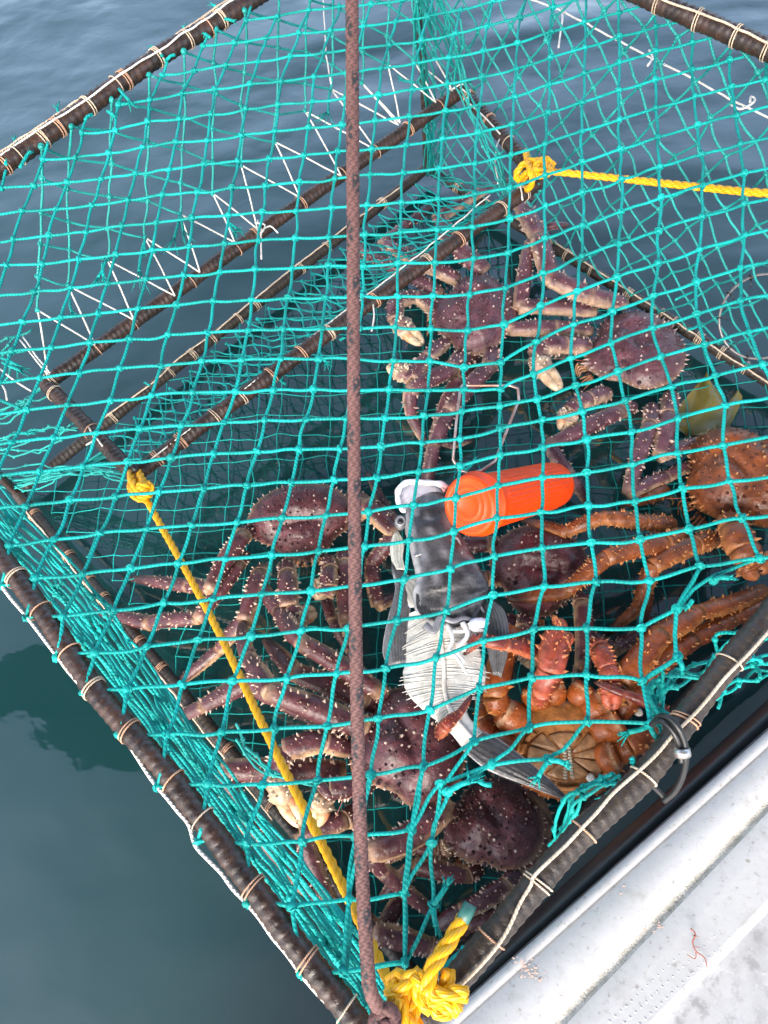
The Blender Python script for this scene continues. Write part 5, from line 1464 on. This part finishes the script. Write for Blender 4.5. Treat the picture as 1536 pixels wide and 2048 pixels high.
# ------------------------------------------------------------------ ropes
def laid(mb, P, r, strands=3, lay=3.6, tail=False):
    """three-strand rope: each strand a tube winding about the centre line"""
    P = resample(np.asarray(P, float), r * .8)
    t, N, B = frames(P)
    L = np.concatenate([[0], np.cumsum(np.linalg.norm(np.diff(P, axis=0), axis=1))])
    for k in range(strands):
        th = L / (r * lay * 2) * 2 * PI + k * 2 * PI / strands
        Q = P + r * .48 * (np.cos(th)[:, None] * N + np.sin(th)[:, None] * B)
        tube(mb, Q, r * .56, 8, pitch=r * 1.2)
def rope_thing(name, label, parts, m, r):
    o = None
    root = thing(name, label, 'rope', parts[0][1][0])
    for nm, P, rr, mm in parts:
        mb = MB(); laid(mb, P, rr)
        mb.build(nm, mm or m, root)
    return root
px = lambda pts, z: np.array([at(x, y, (z if not isinstance(z, (list, tuple)) else z[i])) for i, (x, y) in enumerate(pts)])
# bridle leg from the entrance corner to the near corner of the pot
line1 = spline(px([(285, 985), (420, 1230), (540, 1480), (660, 1720), (760, 1925), (790, 1985)], [ZE + .03, .50, .58, .66, .75, .79]), 10)
y1 = rope_thing('yellow_rope', 'yellow twisted rope from the left entrance corner down to the near corner', [
    ('line', line1, .0067, None),
    ('knot_turn', spline(px([(292, 1000), (275, 985), (262, 975), (268, 962), (295, 968), (302, 985), (288, 992), (270, 985)], [.46, .47, .46, .44, .44, .45, .47, .45]), 6), .0082, None),
    ('knot_turn', spline(px([(262, 945), (264, 962), (282, 985), (290, 975), (280, 950), (272, 940)], [.45, .47, .48, .48, .46, .45]), 6), .0078, None),
    ('knot_turn', spline(px([(262, 985), (280, 998), (300, 985), (298, 970), (275, 972)], [.46, .47, .46, .48, .49]), 6), .0078, None)], YEL, .006)
line2 = spline(px([(1095, 342), (1240, 357), (1400, 374), (1545, 387), (1900, 405), (2230, 420)], [ZE + .03, .48, .54, .60, .70, .78]), 10)
rope_thing('yellow_rope', 'yellow twisted rope from the right entrance corner out to the right edge', [
    ('line', line2, .0080, None),
    ('knot_turn', spline(px([(1105, 346), (1085, 325), (1060, 322), (1040, 335), (1032, 352), (1040, 362)], [.46, .48, .48, .47, .45, .44]), 6), .0078, None),
    ('knot_turn', spline(px([(1052, 303), (1056, 325), (1062, 345), (1064, 365), (1055, 378), (1048, 368), (1052, 345)], [.46, .48, .49, .47, .44, .42, .44]), 6), .0078, None),
    ('knot_turn', spline(px([(1108, 332), (1090, 318), (1072, 330), (1075, 350), (1095, 348), (1100, 335), (1080, 328)], [.46, .48, .49, .48, .49, .48, .47]), 6), .0078, None),
    ('knot_turn', spline(px([(1036, 360), (1060, 340), (1090, 342)], [.44, .49, .48]), 6), .006, None)], YEL, .006)
z9 = .83
rope_thing('yellow_rope', 'thick yellow rope bundle knotted round the near corner of the pot beside the boat', [
    ('tail', spline(px([(850, 1990), (865, 1935), (895, 1890), (928, 1835)], [.84, .84, .83, .82]), 8), .0082, None),
    ('knot_turn', spline(px([(790, 1975), (785, 1955), (800, 1950), (812, 1970), (815, 2010), (822, 2060)], z9), 8), .0082, None),
    ('knot_turn', spline(px([(775, 1990), (795, 1985), (815, 1965), (830, 1945), (838, 1975), (842, 2005), (862, 2015)], z9 + .006), 8), .0082, None),
    ('knot_turn', spline(px([(826, 1950), (850, 1965), (865, 1985), (890, 1990), (915, 1985), (935, 1990)], z9 + .008), 8), .0082, None),
    ('knot_turn', spline(px([(848, 1990), (870, 2002), (895, 2000), (912, 2015), (918, 2025)], z9 + .004), 8), .0082, None),
    ('knot_turn', spline(px([(895, 1940), (893, 1970), (880, 1990), (862, 2000), (870, 2022), (900, 2022)], z9), 8), .0082, None),
    ('knot_turn', spline(px([(800, 1995), (805, 2030), (822, 2060)], z9 + .008), 8), .0082, None),
    ('knot_turn', spline(px([(775, 1975), (792, 1995), (800, 2030), (812, 2070)], z9 + .004), 8), .0082, None),
    ('knot_turn', spline(px([(830, 2000), (825, 2040), (842, 2070)], z9), 8), .0082, None)], YEL, .006)
mb = MB(); P = px([(924, 1842), (934, 1824), (941, 1808)], [.822, .82, .82]); tube(mb, P, .0075, 10)
tag(mb.build('rope_tape', mat('green_tape', (.03, .13, .11), .4)), 'dark green tape wound on the cut end of the short yellow rope', 'tape')
mb = MB(); tube(mb, px([(273, 945), (268, 930)], [.46, .47]), .0072, 10)
tag(mb.build('rope_tape', BLACKR), 'black tape on the rope end at the left entrance corner knot', 'tape')

def brown_rope():
    m = bpy.data.materials.new('braided_rope'); m.use_nodes = True; t = m.node_tree; N = t.nodes; L = t.links; b = N['Principled BSDF']
    b.inputs['Roughness'].default_value = .75
    a = N.new('ShaderNodeAttribute'); a.attribute_name = 'Col'
    tcn = N.new('ShaderNodeTexCoord')
    n = N.new('ShaderNodeTexNoise'); n.inputs['Scale'].default_value = 220
    r = N.new('ShaderNodeMapRange'); r.inputs['To Min'].default_value = .75; r.inputs['To Max'].default_value = 1.25
    L.new(tcn.outputs['Object'], n.inputs['Vector']); L.new(n.outputs['Fac'], r.inputs['Value'])
    vm = N.new('ShaderNodeVectorMath'); vm.operation = 'SCALE'; L.new(a.outputs['Color'], vm.inputs[0]); L.new(r.outputs[0], vm.inputs['Scale']); L.new(vm.outputs[0], b.inputs['Base Color'])
    pts = [(765, 2030, .72), (742, 1985, .70), (735, 1930, .70), (722, 1700, .72), (712, 1300, .74), (708, 900, .76), (706, 400, .76), (704, -20, .76), (702, -500, .76), (700, -1100, .78)]
    P = resample(spline([atd(*p) for p in pts], 12), .0009)
    R = .0063
    nth = 30
    Lk = np.concatenate([[0], np.cumsum(np.linalg.norm(np.diff(P, axis=0), axis=1))])
    PT = .0052                     # braid pitch
    def br(Ls, th):
        u = Ls / PT; v = th / (2 * PI) * 10
        A = (u + v); B = (u - v)
        ca = np.abs(np.sin(PI * A / 2)); cb = np.abs(np.sin(PI * B / 2))
        over = (np.floor(A / 1) + np.floor(B / 1)) % 2
        return 1 + .16 * np.where(over > 0, ca, cb) - .05
    base = np.array((.115, .054, .050)); blk = np.array((.020, .020, .024))
    def cf(V, out, Ls):
        th = np.tile(np.arange(nth) / nth * 2 * PI, len(P))
        u = Ls / PT; v = th / (2 * PI) * 10
        A = np.floor(u + v); B = np.floor(u - v)
        seg = (A * 1.0) % 20
        fl = ((A % 20) < 3) & (B % 2 == 0) | ((B % 20) < 2) & (A % 2 == 1)
        k = .55 + .62 * np.where((np.floor(u + v) + np.floor(u - v)) % 2 > 0, np.abs(np.sin(PI * (u + v) / 2)), np.abs(np.sin(PI * (u - v) / 2)))
        c = base * k[:, None] * (1 + .12 * vnoise(V, 60, 2))[:, None]
        return np.where(fl[:, None], blk, c)
    mb = MB(); tube(mb, P, R, nth, cfun=cf, rfun=br)
    root = thing('hauling_rope', 'brown braided hauling rope with black flecks rising from the near corner past the net', 'rope', P[0])
    mb.build('line', m, root)
    for ps in ([(745, 2070), (752, 2035), (772, 2018), (788, 2030), (785, 2060), (770, 2075)], [(752, 2060), (775, 2048), (800, 2055)]):
        Q = resample(spline([at(x, y, .85) for x, y in ps], 10), .0012)
        P_old = P; P = Q
        Lk = None
        mb = MB(); tube(mb, Q, R, nth, cfun=cf, rfun=br); mb.build('knot_turn', m, root)
        P = P_old
brown_rope()

# ------------------------------------------------------------------ black elastic strap with a crimp, hooked on the near bar
root = thing('elastic_strap', 'black rubber strap with a metal crimp hooked over the bar next to the boat', 'strap', at(1350, 1490, .8))
for off_, zz_ in (((0, 0), .835), ((-9, 10), .83)):
    pts = [(1312, 1440, zz_ - .01), (1322, 1432, zz_), (1340, 1436, zz_ + .01), (1358, 1458, zz_ + .01), (1369, 1485, zz_), (1372, 1515, zz_ - .01)] + ([(1366, 1550, .80), (1350, 1582, .77), (1328, 1602, .75)] if off_ == (0, 0) else [])
    mb = MB(); tube(mb, spline([at(x + off_[0], y + off_[1], z) for x, y, z in pts], 8), .0034, 10); mb.build('strap_cord', BLACKR, root)
mb = MB(); tube(mb, np.array([at(1364, 1497, .832), at(1366, 1512, .828)]), .0085, 14); mb.build('crimp', STEEL, root)
mb = MB(); tube(mb, spline([at(x, y, z) for x, y, z in ((1330, 1596, .75), (1310, 1576, .76), (1290, 1560, .77))], 5), .0032, 8); mb.build('hook', BLACKR, root)
